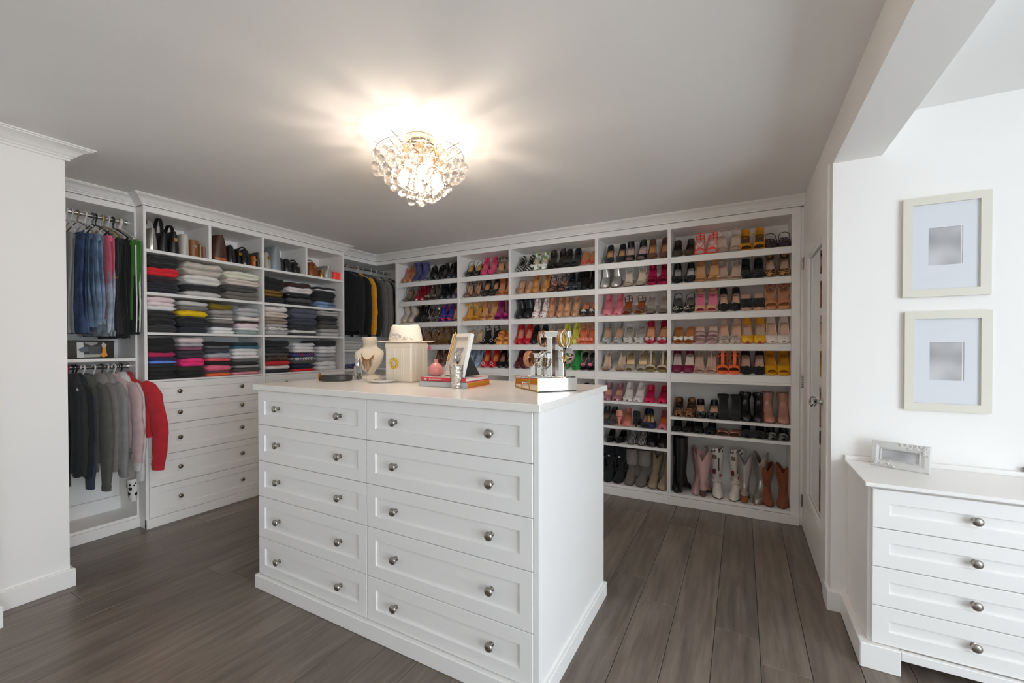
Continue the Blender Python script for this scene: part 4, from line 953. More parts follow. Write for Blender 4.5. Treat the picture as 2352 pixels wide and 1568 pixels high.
st(1640, 1888, SC, 1.35, [('white polo', '#cbcbcf', 11), ('crisp white tee', '#d3d3d6', 11), ('plain white tee', '#d0cccd', 10), ('navy and red print tee', '#3d3f70', 15, 'spots', ('#b0303a', 22.)), ('white tee with black print', '#cfcdcd', 12, 'bands', ('#26262a', 18., 'Y')), ('olive grey tee', '#4d4c44', 10), ('navy tee', '#1d2138', 17), ('scarlet tee', '#c3202f', 8)], 'centre low stack '+W2)
st(1902, 2106, SC, 1.378, [('black tee', '#2a2a2e', 21), ('white rib vest', '#c9c9cd', 13), ('white long tee', '#cfcfd2', 12), ('light grey sweat tee', '#a5a5a9', 14), ('silver grey tee', '#97979b', 16), ('white gym tee', '#d0d0d4', 15), ('white plain vest', '#cacace', 15)], 'last low stack '+W2)

# ------------------------------------------------------------------ handbags
def bag(desc, colr, u0, u1, h, kind='tote', name='handbag', mk_='leather', rough=.4, metal=0., handle=None, extra=None, clasp=None, dep=.2):
    y0, y1 = un(300+u0/4.523, 600, 'x', F2-.05).y, un(300+u1/4.523, 600, 'x', F2-.05).y
    w = (y1-y0)*1.12; b_ = thing(name, desc, 'handbag' if 'bag' in name else name.replace('_', ' '), (F2-.035-dep/2, (y0+y1)/2, 2.0275), group='handbags above the folded clothes')
    m = mat(colr, mk_, rough, metal, extra)
    P = {'tote': [(0, .9), (.03, 1), (.3, .96), (.6, .78), (.85, .55), (1, .35)], 'dome': [(0, .85), (.05, 1), (.4, 1.), (.7, .85), (.9, .55), (1, .2)], 'box': [(0, .95), (.03, 1), (.95, 1), (1, .92)], 'pouch': [(0, .7), (.1, .95), (.35, 1), (.65, .8), (.8, .4), (.88, .35), (1, .6)], 'flat': [(0, .8), (.05, 1), (.9, .9), (1, .7)]}[kind]
    n = 20; g = G(); rings = []
    for q, s_ in P:
        ring = []
        for j in range(n):
            a = 2*PI*j/n; cx_, sy_ = math.cos(a), math.sin(a)
            ex = .45 if kind == 'box' else .6
            sd = 1 if kind != 'dome' else (1-.35*q*q)
            ring.append((dep/2*sd*math.copysign(abs(cx_)**ex, cx_)+noise.noise(Vector((q*3, a, w*40)))*.004, w/2*s_*math.copysign(abs(sy_)**ex, sy_), h*q))
        rings.append(ring)
    obj('body', g.loft(rings), m, b_, ang=60)
    obj('seam', G().tube([(dep/2+.001, 0, h*.04), (dep/2+.003, 0, h*.3), (dep/2*.98+.002, 0, h*.6), (dep/2*.9, 0, h*.9)], .0022, 5), m, b_)
    if handle:
        hc, hz = handle; mh = mat(hc, 'leather', .4)
        for s_ in (-1, 1) if kind in ('tote', 'box') else (0,):
            obj('handle', G().tube(arc(11, lambda t: (dep*.3*math.cos(PI*t), s_*w*.1*(1-.3*math.sin(PI*t)), h*.93+hz*math.sin(PI*t))), .0065, 7), mh, b_)
    if clasp:
        obj('clasp', G().box(dep/2-.004, dep/2+.007, -.012, .012, h*.55, h*.72, .003), mat(clasp, 'plain', .25, 1.), b_, False)
    return b_
bag('silver metallic handbag with tall handle', '#c3bfbb', 168, 292, .165, 'tote', metal=.8, rough=.25, handle=('#b5b1aa', .08))
bag('black handbag with one tall curved handle', '#1b1b1c', 296, 396, .15, 'tote', handle=('#17181a', .13))
bag('black handbag with brass clasp and slanted handle', '#1d1d1e', 402, 512, .17, 'tote', handle=('#1a1a1b', .07), clasp='#c9b27a')
bag('ivory folded pouch bag', '#c9c2b6', 524, 612, .165, 'flat', handle=('#c4bcae', .02))
bag('brown clutch with pearl studs', '#8a5a30', 618, 704, .135, 'box', clasp='#d9d3c8', extra=None)
bag('slim gold clutch beside the studded one', '#b59a72', 708, 736, .11, 'flat', metal=.6, rough=.3)
bag('slim rose clutch beside the gold one', '#9a6f62', 742, 778, .095, 'flat')
bb_ = bag('dark brown bucket bag with orange base', '#4d3026', 848, 1020, .22, 'tote', handle=None, clasp=None)
obj('base_band', G().loft([[(.103*math.copysign(abs(math.cos(2*PI*j/20))**.6, math.cos(2*PI*j/20)), w_*math.copysign(abs(math.sin(2*PI*j/20))**.6, math.sin(2*PI*j/20)), z) for j in range(20)] for z, w_ in ((.0003, (un(525.5, 600, 'x', F2-.05).y-un(487.5, 600, 'x', F2-.05).y)*.47), (.03, (un(525.5, 600, 'x', F2-.05).y-un(487.5, 600, 'x', F2-.05).y)*.52))]), mat('#b8662c', 'leather', .45), bb_)
bag('black quilted pouch bag', '#1b1b1d', 1010, 1105, .16, 'dome', mk_='patent', rough=.3)
bag('black bag with gold hardware strap', '#19191b', 1108, 1148, .14, 'dome', clasp='#d0a03c')
bag('glossy black rounded handbag', '#151517', 1152, 1262, .15, 'dome', mk_='patent', rough=.18, handle=('#141416', .03))
bag('orange patterned tag bag', '#c06a2c', 1262, 1304, .095, 'flat', clasp='#e0c49a')
bag('dark clutch with a brass frame', '#40392f', 1308, 1350, .135, 'box', clasp='#b59a5c')
bag('cream wristlet with gold monogram', '#b9b0a2', 1396, 1462, .16, 'dome', clasp='#d09a2c')
bag('pale blue grey cone tote', '#8e979d', 1464, 1570, .23, 'tote')
bag('charcoal soft bag behind the pleated bag', '#3a3637', 1545, 1592, .13, 'dome', dep=.12)
bag('black pleated bag beside the camera bag', '#19191b', 1596, 1686, .135, 'dome', mk_='patent', rough=.3)
bag('black camera bag with buckle', '#1d1d20', 1690, 1772, .12, 'dome', handle=('#18181a', .03), clasp='#bdbdbd')
bag('cognac brown bag with cord strap', '#8a4a26', 1850, 1960, .15, 'dome', handle=('#c9a58c', .035), clasp='#d3a23c')
bag('small gold chain purse', '#b08a4a', 1962, 2010, .08, 'pouch', metal=.7, rough=.3)
bag('silver drawstring pouch beside the coral case', '#b5b0aa', 2012, 2102, .135, 'pouch', metal=.3)
bag('neon coral card case', '#ff4f42', 2104, 2182, .085, 'box', name='card_case', dep=.1)

# ------------------------------------------------------------------ hangers and hung clothes
def hanger(x, y, z, colr, rot=0., metal=0., w=.19, name='hanger', label=None, group='hangers', bar=True, thin=.0042, hookc=None):
    h = thing(name, label, 'hanger', (x, y, z), (0, 0, rot), group)
    m = mat(colr, 'plain', .35, metal); mh = mat(hookc, 'plain', .3, 1.) if hookc else m
    r = .0195
    hook = [(r*math.cos(a), 0, r*math.sin(a)) for a in [math.radians(q) for q in (-25, 0, 30, 60, 90, 120, 150, 180, 205)]]
    hook = [(-p_[0], 0, p_[2]) for p_ in hook]
    hook += [(.012, 0, -.022), (.0, 0, -.038), (0, 0, -.062)]
    obj('hook', G().tube(hook, .0027 if hookc else thin, 6), mh, h)
    for s_ in (-1, 1): obj('arm', G().tube([(0, 0, -.06), (s_*.05, 0, -.075), (s_*w*.75, 0, -.118), (s_*w, 0, -.145)], thin*1.05, 6), m, h)
    if bar: obj('bar', G().tube([(-w, 0, -.145), (-w*.9, 0, -.16), (w*.9, 0, -.16), (w, 0, -.145)], thin, 6), m, h)
    return h
def cloth_rings(levels, seed, n=26, amp=.006, kf=5):
    """levels (z, half width x, half thickness y, x shift)"""
    rr = random.Random(seed); ph = rr.uniform(0, 6); ph2 = rr.uniform(0, 6); R = []
    z0 = levels[0][0]; z1 = levels[-1][0]
    for (z, a, b_, sx) in levels:
        ring = []; q = (z0-z)/(z0-z1)
        for j in range(n):
            t = 2*PI*j/n; c, s_ = math.cos(t), math.sin(t)
            x = sx+a*math.copysign(abs(c)**.7, c)
            fold = amp*(.25+q)*math.sin(kf*x/.05*1.3+ph+q*1.5)+amp*.6*(.25+q)*math.sin(3.1*x/.05+ph2)
            ring.append((x, b_*math.copysign(abs(s_)**.8, s_)+fold, z+.004*math.sin(j*1.7+ph)*q))
        R.append(ring)
    return R
def dfm(g, bend=0., lim=.165):
    V = []
    for x, y, z in g.v:
        if x < -.06: x = -.06+(x+.06)*(lim-.06)/.22
        if bend: y += bend*max(0, x-.1)
        V.append((x, y, z))
    g.v = V; return g
def jacket(x, y, z, desc, colr, ln=.62, w=.2, th=.02, rot=0., hood=None, kind='fabric', seed=1, sleeve=.55, front=None, cuff=None, group='hung jackets', name='jacket', lapel=None, sx=.0, slx=.035, collar=True, rough=.9, reach=1.0, bend=0.):
    o = thing(name, desc, 'clothes', (x, y, z), (0, 0, rot), group); m = mat(colr, kind, rough)
    zz = [-.075, -.09, -.115, -.15, -.22, -.32, -.45, -.62*ln/.62, -ln-.02]
    zz = [-.062, -.082, -.122, -.172, -.225]+[-.22-(ln-.2)*q for q in (.2, .4, .6, .8, 1.)]
    aa = [.045, .085, w*.62, w*.9, w*.99]+[w*q for q in (.95, .93, .94, .97, 1.0)]
    bb = [.02, .024, th, th, th*1.05]+[th*q for q in (1.1, 1.15, 1.15, 1.2, 1.15)]
    g = G().loft(cloth_rings([(q, a, b_, sx) for q, a, b_ in zip(zz, aa, bb)], seed, amp=.006)); obj('body', dfm(g, bend), m, o, ang=80)
    for s_ in (-1, 1):
        L0 = sleeve; x0 = s_*(w-.022)+sx
        pts = [(x0-s_*.045, 0, -.135), (x0-s_*.01, 0, -.165), (x0+s_*.022*reach, -.004, -.225), (x0+s_*(slx*1.1)*reach, -.008, -.22-L0*.3), (x0+s_*slx*1.4*reach, -.012, -.22-L0*.55), (x0+s_*slx*1.3*reach, -.014, -.22-L0*.8), (x0+s_*slx*1.1*reach, -.012, -.22-L0)]
        rad = [(.016, .03), (.023, .042), (.024, .05), (.024, .049), (.023, .046), (.022, .042), (.019, .035)]
        g = G().tube([p_ for a_, b_ in zip(pts, pts[1:]) for p_ in (Vector(a_), Vector(a_).lerp(Vector(b_), .5))]+[pts[-1]], [p_ for a_, b_ in zip(rad, rad[1:]) for p_ in (a_, ((a_[0]+b_[0])/2, (a_[1]+b_[1])/2))]+[rad[-1]], 14, flat=(0, 1, 0))
        g.v = [(x_+.006*noise.noise(Vector((x_*18, seed*3.1, z_*22))), y_+.01*noise.noise(Vector((seed, x_*20, z_*16))), z_) for x_, y_, z_ in g.v]
        sl = obj('sleeve', dfm(g, bend), m, o, ang=80)
        if cuff: obj('cuff', dfm(G().tube([pts[-1], (pts[-1][0]-s_*.002, -.012, pts[-1][2]-.035)], [(.0195, .036), (.0185, .034)], 14, flat=(0, 1, 0)), bend), mat(cuff, kind, rough), sl)
    if hood:
        g = G(); rings = []
        for q, r1, r2 in ((0, .04, .022), (.25, .075, .034), (.5, .088, .038), (.75, .07, .03), (1, .03, .014)):
            rings.append([(.05+sx+.02*q+r1*math.cos(2*PI*j/14)+noise.noise(Vector((q*4, j, seed)))*.006, r2*math.sin(2*PI*j/14), -.19+.14*q) for j in range(14)])
        obj('hood', g.loft(rings), mat(hood, kind, rough), o, ang=80)
    elif collar:
        obj('collar', G().tube([(-.06, 0, -.085), (-.04, .018, -.065), (.0, .024, -.058), (.05, .02, -.068), (.085, 0, -.1), (.05, -.02, -.07), (0, -.024, -.06), (-.04, -.018, -.066)], .009, 7, closed=True), m, o)
    if front:
        fc = mat(front, kind, rough); obj('lining', G().strap([(w*.72+sx, -.004, -.13), (w*.9+sx, -.004, -.3), (w*.95+sx, -.004, -.22-(ln-.2)*.8)], Vector((0, th*1.3, 0)), .003), fc, o)
    return o
def trousers(x, y, z, desc, colr, ln=.62, w=.15, th=.017, rot=0., kind='denim', seed=1, stripe=None, hem=None, group='hung trousers', sx=0., name='trousers', taper=1., bend=0.):
    o = thing(name, desc, 'clothes', (x, y, z), (0, 0, rot), group); m = mat(colr, kind, .9); top = -.165
    for k, s_ in enumerate((-1, 1)):
        g = G().loft(cloth_rings([(top-ln*q, w*(1-(1-taper)*q)+.008*math.sin(q*5+seed), th*.56*(1+.3*q), sx+.01*math.sin(q*4+seed+k)) for q in (0, .06, .2, .4, .6, .8, .93, 1)], seed+k, amp=.005, kf=4))
        g.v = [(a, b_+s_*th*.62, c) for a, b_, c in g.v]
        lg = obj('leg', dfm(g, bend), m, o, ang=80)
        if stripe: obj('side_stripe', dfm(G().strap([(w*1.0+sx+.012, s_*th*.62-.006, top-.03), (w*1.0+sx+.018, s_*th*.62-.008, top-ln*.35), (w+sx+.018, s_*th*.62-.006, top-ln*.7), (w+sx+.014, s_*th*.62-.008, top-ln*.98)], Vector((.0015, .0035, 0)), .003), bend), mat(stripe, 'fabric', .9), lg)
        if hem: obj('hem', dfm(G().loft(cloth_rings([(top-ln+.02, w*1.03, th*.8, sx), (top-ln-.0, w*1.05, th*.9, sx), (top-ln-.018, w*1.03, th*.85, sx)], seed+k+5, amp=.006)).xf(Matrix.Translation((0, s_*th*.62, 0))), bend), mat(hem, kind, .95), lg)
    obj('waistband', dfm(G().loft(cloth_rings([(top+.012, w*.96, th*1.15, sx), (top-.03, w*.98, th*1.15, sx)], seed+9, amp=.004)), bend), m, o, ang=80)
    return o
def yrod(u, v, x): return un(u, v, 'x', x).y
GU = 'clothes on the upper rod'; GH = 'hangers on the upper rod'
def RU(u): return 140+u/7.125
# upper rod: (hook pixel, hanger colour/label, garment)
UP_ = [
 (78, '#d5d3cf', 'white slim plastic hanger at the wall end of the upper rod', ('grey cropped trousers next to the plain wall end', '#9a9a98', 'fabric', .66, .1, {})),
 (172, '#d2d0cc', 'white plastic hanger holding dark blue jeans', ('dark blue jeans on the upper rod', '#3f5275', 'denim', .66, .15, {})),
 (268, '#8a7a5c', 'khaki plastic hanger on the upper rod', ('mid blue faded jeans on the upper rod', '#5c7088', 'denim', .62, .155, {'hem': '#39414c'})),
 (392, '#dedcd8', 'thick white plastic hanger beside the grey one', ('light blue jeans with frayed knee on the upper rod', '#8199b3', 'denim', .58, .16, {'hem': '#8a939c'})),
 (515, '#4d4d50', 'dark grey plastic hanger on the upper rod', ('pale washed wide-leg jeans with ruffled hem', '#a9b5c2', 'denim', .66, .17, {'hem': '#8f989c'})),
 (562, '#1c1c1e', 'black plastic hanger in the middle of the upper rod', ('rose pink trousers between the jeans and black trousers', '#d8687f', 'fabric', .56, .14, {})),
 (675, '#b8a98a', 'clear beige hanger on the upper rod', ('black knit trousers with gold fastener', '#1d1d1f', 'knit', .6, .15, {})),
 (700, '#8a7430', 'olive gold hanger on the upper rod', ('black soft trousers behind the gold fastener', '#232326', 'knit', .66, .16, {})),
 (768, '#e2e0dd', 'white chunky hanger beside the black wavy one', ('charcoal black joggers on the upper rod', '#1b1b1c', 'fabric', .69, .16, {})),
 (845, '#1a1a1b', 'black wavy hanger on the upper rod', ('plain black track pants on the upper rod', '#19191a', 'fabric', .62, .15, {})),
 (945, '#c9a888', 'peach plastic hanger on the upper rod', ('black track pants with one white side stripe', '#1e1e1f', 'fabric', .66, .17, {'stripe': '#d9d9d7'})),
 (1042, '#dcdad6', 'white hanger before the last on the upper rod', ('black track trousers with double white stripes', '#1b1b1c', 'fabric', .63, .18, {'stripe': '#e2e2e0'})),
 (1130, '#e4e2df', 'white hanger last on the upper rod beside the shelf closet', ('green track trousers last on the upper rod', '#4d8f36', 'fabric', .56, .165, {'th': .011}))]
for i, (u, hc, hl, (gd, gc, gk, gl, gw, kw)) in enumerate(UP_):
    y = yrod(RU(u), 480+i*2.2, RX); y = min(y, 1.352+.003*i if i < 11 else 1.36+.009*(i-11)); rt = math.radians([4, 6, 8, 8, 12, 8, 6, 8, 10, 8, 10, 6, 2][i])
    hanger(RX, y, RZ1, hc, rt, w=gw+.025, label=hl, group=None, thin=.0042 if i % 3 else .0052)
    trousers(RX+[-.03, 0, 0, .01, .01, .038, -.005, 0, 0, -.015, .012, -.005, .02][i], y, RZ1, gd, gc, ln=gl, w=gw, rot=rt, kind=gk, seed=20+i, group=GU, sx=.02 if i < 12 else .04, bend=0. if i < 11 else .12, **kw)
o = obj('gold_fastener', G().sphere((0, 0, 0), .012, 10, 6, (.6, 1.8, 1)), GOLD, None, loc=(RX+.172, yrod(262, 637, RX+.17), un(262, 637, 'x', RX+.17).z)); tag(o, 'gold oval fastener pinned on the black knit trousers', 'fastener')
# lower rod
def RL(u): return 140+u/6.535
LOWR = [
 (88, '#d9d7d3', 'white hanger at the wall end of the lower rod', ('black zip fleece next to the plain wall end', '#24262a', .6, dict(sleeve=.5, name='fleece_jacket', w=.16))),
 (135, '#b52150', 'magenta hanger on the lower rod', ('dark grey hooded jacket on the magenta hanger', '#2c2e31', .6, dict(hood='#2f3034', sleeve=.5, name='hooded_jacket', w=.17))),
 (215, '#252527', 'black thin hanger on the lower rod', ('black zip hoodie beside the dark grey jacket', '#1d1e20', .66, dict(hood='#26282b', sleeve=.52, name='hooded_jacket', w=.175))),
 (265, '#2b2b2d', 'second black thin hanger on the lower rod', ('navy blue shirt jacket with pale lining', '#343b4d', .72, dict(front='#a9b9c4', name='shirt_jacket', sleeve=.6, w=.16))),
 (330, '#dad8d4', 'white hanger holding the olive grey sweatshirt', ('large olive grey sweatshirt on the lower rod', '#575752', .63, dict(sleeve=.58, w=.2, th=.03, name='sweatshirt', cuff='#55554f'))),
 (515, '#e0deda', 'white curved hanger over the grey hoodie', ('mid grey zip hoodie on the lower rod', '#7b7874', .6, dict(hood='#86837e', sleeve=.5, name='hooded_jacket', w=.19))),
 (650, '#45423c', 'thin dark wire hanger on the lower rod', ('grey hooded top with drawstring', '#77757a', .58, dict(hood='#8a8884', sleeve=.5, name='hooded_jacket', w=.17))),
 (722, '#d6d4d0', 'white hanger behind the light grey sweatshirt', ('light grey sweatshirt on the lower rod', '#8b8988', .66, dict(sleeve=.56, w=.175, name='sweatshirt'))),
 (780, '#dcdad7', 'white hanger beside the pink sweatshirt', ('pale pink sweatshirt on the lower rod', '#c3a9a9', .56, dict(sleeve=.46, w=.21, th=.028, name='sweatshirt'))),
 (815, '#5c5753', 'grey hanger behind the white hoodie', ('white fluffy hoodie with cow print cuff', '#c9c8c7', .6, dict(hood='#d2d1d0', sleeve=.52, w=.215, name='hooded_jacket', cuff=None))),
 (920, '#212123', 'black hanger holding the white hoodie', ('soft white zip top on the lower rod', '#d0cecd', .64, dict(sleeve=.6, w=.2, name='zip_top'))),
 (1025, '#e3e1de', 'white hanger under the red jacket', ('bright red jacket with coral collar last on the lower rod', '#b8262f', .5, dict(sleeve=.5, w=.235, th=.024, cuff='#bd2b34', name='jacket', slx=.05, reach=1.05, bend=.5)))]
for i, (u, hc, hl, (gd, gc, gl, kw)) in enumerate(LOWR):
    y = min(yrod(RL(u), 842, RX)-.015, 1.362); rt = math.radians([6, 8, 9, 9, 16, 12, 8, 9, 15, 13, 10, 4][i])
    xx = RX+[0, 0, 0, 0, .05, .02, 0, .01, .06, .035, .02, .055][i]
    hanger(xx if i < 11 else RX, y, RZ2, hc, rt, w=.175, label=hl, group=None, bar=False, thin=.005)
    jacket(xx, y, RZ2+.012, gd, gc, ln=gl, rot=rt, seed=40+i, group='clothes on the lower rod', **kw)
o = obj('cow_print_sleeve', G().tube([(0, 0, 0), (.008, 0, -.05), (.01, 0, -.1), (.012, 0, -.15)], [(.03, .04), (.03, .042), (.025, .035), (.02, .03)], 14, flat=(0, 1, 0)), mat('#dcdad6', 'spots', .9, 0, ('#1d1a19', 26.)), None, loc=(RX+.2, yrod(303, 1105, RX+.2), un(303, 1100, 'x', RX+.2).z)); tag(o, 'white sleeve with black cow spots below the pink sweatshirt', 'clothes')
# corner coats
GC = 'coats in the corner closet'
def RC(u): return 780+u/9.8
COR = [
 (150, '#b5b2ad', 'thin metal hanger first on the corner rod', ('black tweed coat first in the corner', '#1d1e21', .72, dict(w=.22, th=.03, sleeve=.56, name='coat', slx=.03))),
 (295, '#a8a5a0', 'thin metal hanger second on the corner rod', ('black wool blazer behind the tweed coat', '#191a1c', .76, dict(w=.21, th=.026, sleeve=.56, name='blazer', slx=.03))),
 (395, '#dddbd8', 'white wire hanger in the corner closet', ('mustard yellow blazer with pink edge', '#e09a22', .62, dict(w=.215, th=.02, sleeve=.56, name='blazer', front='#d98078', slx=.032))),
 (505, '#b0ada8', 'thin metal hanger behind the yellow blazer', ('black coat with maroon collar', '#1a1b1b', .7, dict(w=.22, th=.032, sleeve=.58, name='coat', slx=.04))),
 (695, '#e6e4e2', 'thick white hanger in the corner closet', ('grey wool blazer in the corner', '#6b6863', .66, dict(w=.2, th=.024, sleeve=.58, name='blazer', slx=.03))),
 (805, '#c9c7c3', 'white wire hanger behind the grey blazer', ('light grey tweed jacket in the corner', '#86807a', .66, dict(w=.2, th=.022, sleeve=.58, name='jacket', slx=.03))),
 (870, '#b9b7b3', 'thin metal hanger behind the tweed jacket', ('dark green black jacket in the corner', '#20241f', .68, dict(w=.2, th=.024, sleeve=.58, name='jacket', slx=.03))),
 (965, '#dcdad6', 'white wire hanger near the corner end panel', ('pale blue grey coat in the corner', '#9aa5a8', .66, dict(w=.2, th=.026, sleeve=.56, name='coat', slx=.03))),
 (1130, '#4a3c34', 'brown wooden hanger last on the corner rod', ('taupe satin coat last in the corner', '#7d7262', .66, dict(w=.2, th=.024, sleeve=.55, name='coat', slx=.03)))]
for i, (u, hc, hl, (gd, gc, gl, kw)) in enumerate(COR):
    y = min(max(yrod(RC(u), 610+i*2, RX3), 3.2), YB-.06); rt = math.radians(5+3*(i % 3))
    hanger(RX3, y, RZ1+.003, hc if i != 8 else '#4a3527', rt, metal=.8 if i in (0, 1, 3, 6) else 0, w=.19, label=hl, group=None, bar=False, thin=.0035 if i != 8 else .01, hookc='#b5b2ad' if i == 8 else None)
    jacket(RX3, y, RZ1+.0, gd, gc, ln=gl, rot=rt, seed=80+i, group=GC, kind='fabric', **kw)

# ------------------------------------------------------------------ black picture box on the closet shelf
bxx = F1-.035
o = thing('storage_box', 'glossy black storage box with fashion prints on its front', 'box', (bxx, 1.03, 1.2388))
ya, yb = un(152, 800, 'x', bxx).y-.06-1.03, un(262, 800, 'x', bxx).y-1.03
BKP = mat('#141614', 'patent', .2)
obj('body', G().box(-.2, 0, ya, yb, 0, .112, .003), BKP, o, False); obj('lid', G().box(-.203, .003, ya-.003, yb+.003, .108, .124, .004), BKP, o, False)
def flat(name, pts, m, parent, x=.0012):
    pts = [(x, a, b_) for a, b_ in pts]; n = len(pts); g = G().add(pts+[(x-.001, q[1], q[2]) for q in pts], [tuple(range(n)), tuple(range(2*n-1, n-1, -1))]+[(i, (i+1) % n, (i+1) % n+n, i+n) for i in range(n)])
    return obj(name, g, m, parent, False)
def BX(u, v): q = un(140+u/15.68, 740+v/15.68, 'x', bxx); return (q.y-1.03, q.z-1.2388)
PR = mat('#c9ccca', 'plain', .3)
flat('print', [BX(*q) for q in ((560, 700), (800, 690), (830, 1270), (580, 1280))], PR, o)
flat('print', [BX(*q) for q in ((600, 990), (760, 890), (980, 880), (1000, 1050), (760, 1090))], mat('#56646c', 'plain', .3), o, .0024)
flat('print', [BX(*q) for q in ((860, 690), (1100, 690), (1330, 720), (1290, 790), (1100, 840), (860, 760))], mat('#8f9290', 'plain', .3), o, .0018)
flat('print', [BX(*q) for q in ((1000, 880), (1460, 860), (1440, 1140), (1010, 1150))], mat('#3f454a', 'plain', .3), o, .0018)
flat('print', [BX(*q) for q in ((820, 1160), (1420, 1150), (1400, 1240), (820, 1265))], mat('#a9aaa4', 'plain', .3), o, .0018)
flat('dress_print', [BX(*q) for q in ((1490, 900), (1600, 900), (1640, 1100), (1680, 1200), (1540, 1255), (1390, 1200), (1480, 1090))], mat('#d98f2c', 'plain', .4), o, .0026)
flat('dress_print', [BX(*q) for q in ((1520, 720), (1640, 800), (1600, 910), (1490, 910), (1450, 800))], mat('#b9b7b0', 'plain', .4), o, .0022)
# a few things on the low corner shelves
o = obj('blanket', folded(.42, .24, .1, None, 501, 3), mat('#d3d2d0', 'fabric', .9), None, True, (F1-.03, 3.2, 1.2845), ang=70); tag(o, 'white folded blanket on the shelf under the corner coats', 'blanket')
for desc, P, yy in (('silver strappy sandal on the low corner shelf', sand(up=MET('#b5b2b0'), ins='#8a8684', hh=.05), 3.26), ('black strappy sandal on the low corner shelf', sand(up='#1f1d1d', ins='#3a2c28', cross=1, hh=.06), 3.66)):
    for k in (0, 1):
        o = thing('sandal', desc, 'sandal', (F1-.03, yy+.1*k, 1.0625), (0, 0, PI/2), 'pair: '+desc)
        for nm, g, m in shoe_parts(dict(P)): obj(nm, g, m, o, ang=50)
o = obj('folded_scarf', folded(.2, .2, .05, None, 502, 2), mat('#4a4fa0', 'fabric', .9), None, True, (F1-.03, 3.44, 1.0625), ang=70); tag(o, 'violet blue folded scarf on the low corner shelf', 'scarf')
# ------------------------------------------------------------------ things on the island
def onz(u, v, z=TZ): return un(u, v, 'z', z)
CREAM = mat('#e8ddca', 'paint', .45)
# belt
a, b_ = onz(735, 876), onz(808, 875); c = (a+b_)/2; dv = (b_-a); ln = dv.length/2; ang = math.atan2(dv.y, dv.x)
bt = thing('belt', 'black leather belt coiled on the island with amber buckle', 'belt', (c.x-.02, c.y+.02, TZ), (0, 0, ang))
pts = [(ln*.98*math.cos(t), .062*math.sin(t), .0185) for t in [2*PI*k/28 for k in range(28)]]
obj('strap', G().tube(pts, [(.0175, .0028)]*28, 8, flat=(0, 0, 1), closed=True), mat('#34322f', 'leather', .4), bt)
obj('buckle', G().tube([(-ln-.006, .016*math.cos(t), .0265+.021*math.sin(t)) for t in [2*PI*k/12 for k in range(12)]], .0042, 6, closed=True), mat('#c07a1e', 'plain', .25, .8), bt)
obj('buckle_pin', G().tube([(-ln-.006, 0, .003), (-ln-.009, 0, .04)], .0025, 6), GOLD, bt)
# perfume bottle
p = onz(822, 871); bo = thing('perfume_bottle', 'clear glass perfume bottle with a silver cap', 'bottle', (p.x, p.y, TZ))
g = G().lathe([(.022, .0005), (.0245, .004), (.0245, .078), (.021, .084), (.008, .086)], 18); obj('glass_body', g, mat('#eef0f0', 'glass', .03, 0, 1.3), bo)
obj('perfume', G().lathe([(.02, .006), (.0212, .01), (.0212, .04), (.001, .04)], 16), mat('#e8e2da', 'glass', .03, 0, 1.33), bo)
obj('cap', G().lathe([(.0185, .0865), (.0185, .124), (.016, .127), (.001, .127)], 18), CHROME, bo)
# necklace bust
p = onz(850, 866); bu = thing('necklace_bust', 'cream necklace display bust beside the tall box', 'display bust', (p.x, p.y, TZ), (0, 0, math.radians(30)))
R = []
for z, w, d, yo in ((.0, .06, .048, .0), (.011, .062, .05, 0), (.018, .03, .026, .012), (.03, .026, .022, .008), (.045, .04, .024, -.008), (.075, .066, .03, -.018), (.11, .086, .035, -.022), (.145, .096, .037, -.018), (.17, .094, .036, -.006), (.188, .072, .033, .006), (.2, .05, .034, .01), (.215, .044, .037, .008), (.235, .045, .042, .002), (.258, .049, .047, -.005), (.268, .044, .042, -.008)):
    R.append([(w*math.cos(2*PI*j/22), yo+d*math.sin(2*PI*j/22), z) for j in range(22)])
obj('bust', G().loft(R), CREAM, bu, ang=60)
nk = thing('necklace', 'gold fringe necklace draped on the cream bust', 'necklace', (p.x, p.y, TZ), (0, 0, math.radians(30)))
def bustp(a, z): return (.066*math.sin(a), -.058-.012*math.cos(a)+.03*(1-math.cos(a)), z)
cp = [(-.05, -.01, .19), (-.046, -.036, .165), (-.034, -.054, .14), (-.018, -.0605, .122), (0, -.0615, .116), (.018, -.0605, .122), (.034, -.054, .14), (.046, -.036, .165), (.05, -.01, .19)]
NG = mat('#b8762e', 'plain', .3, .85)
obj('chain', G().tube(cp, .0032, 6), NG, nk)
for k in range(17):
    q = k/16*7.2+.4; i = int(q); t = q-i; A_ = Vector(cp[i]).lerp(Vector(cp[i+1]), t); l = .022+.056*(1-abs(k-8)/8.)
    obj('fringe', G().tube([(A_.x, A_.y-.003, A_.z), (A_.x*.99, A_.y-.0045+.0, A_.z-l*.5), (A_.x*.96, A_.y+.0015, A_.z-l)], .0017, 5), NG, nk)
# ring dish
p = onz(874, 879); di = thing('trinket_dish', 'white oval trinket dish on the island', 'dish', (p.x-.01, p.y+.03, TZ), (0, 0, .45))
obj('plate', G().lathe([(.045, .0), (.05, .004), (.055, .006), (.084, .013), (.087, .0165), (.083, .0165), (.055, .0105), (.001, .0095)], 26), mat('#ece9e4', 'plain', .2), di)
obj('inset', G().lathe([(.001, .0115), (.036, .0115), (.04, .0108)], 20), mat('#c9c7c6', 'plain', .3), di)
o = obj('ring', G().tube([(.007*math.cos(t), .007*math.sin(t), .009) for t in [2*PI*k/12 for k in range(12)]], .0015, 5, closed=True), GOLD, None, loc=(p.x-.055, p.y+.015, TZ+.006)); tag(o, 'small gold ring lying in the white dish', 'ring')
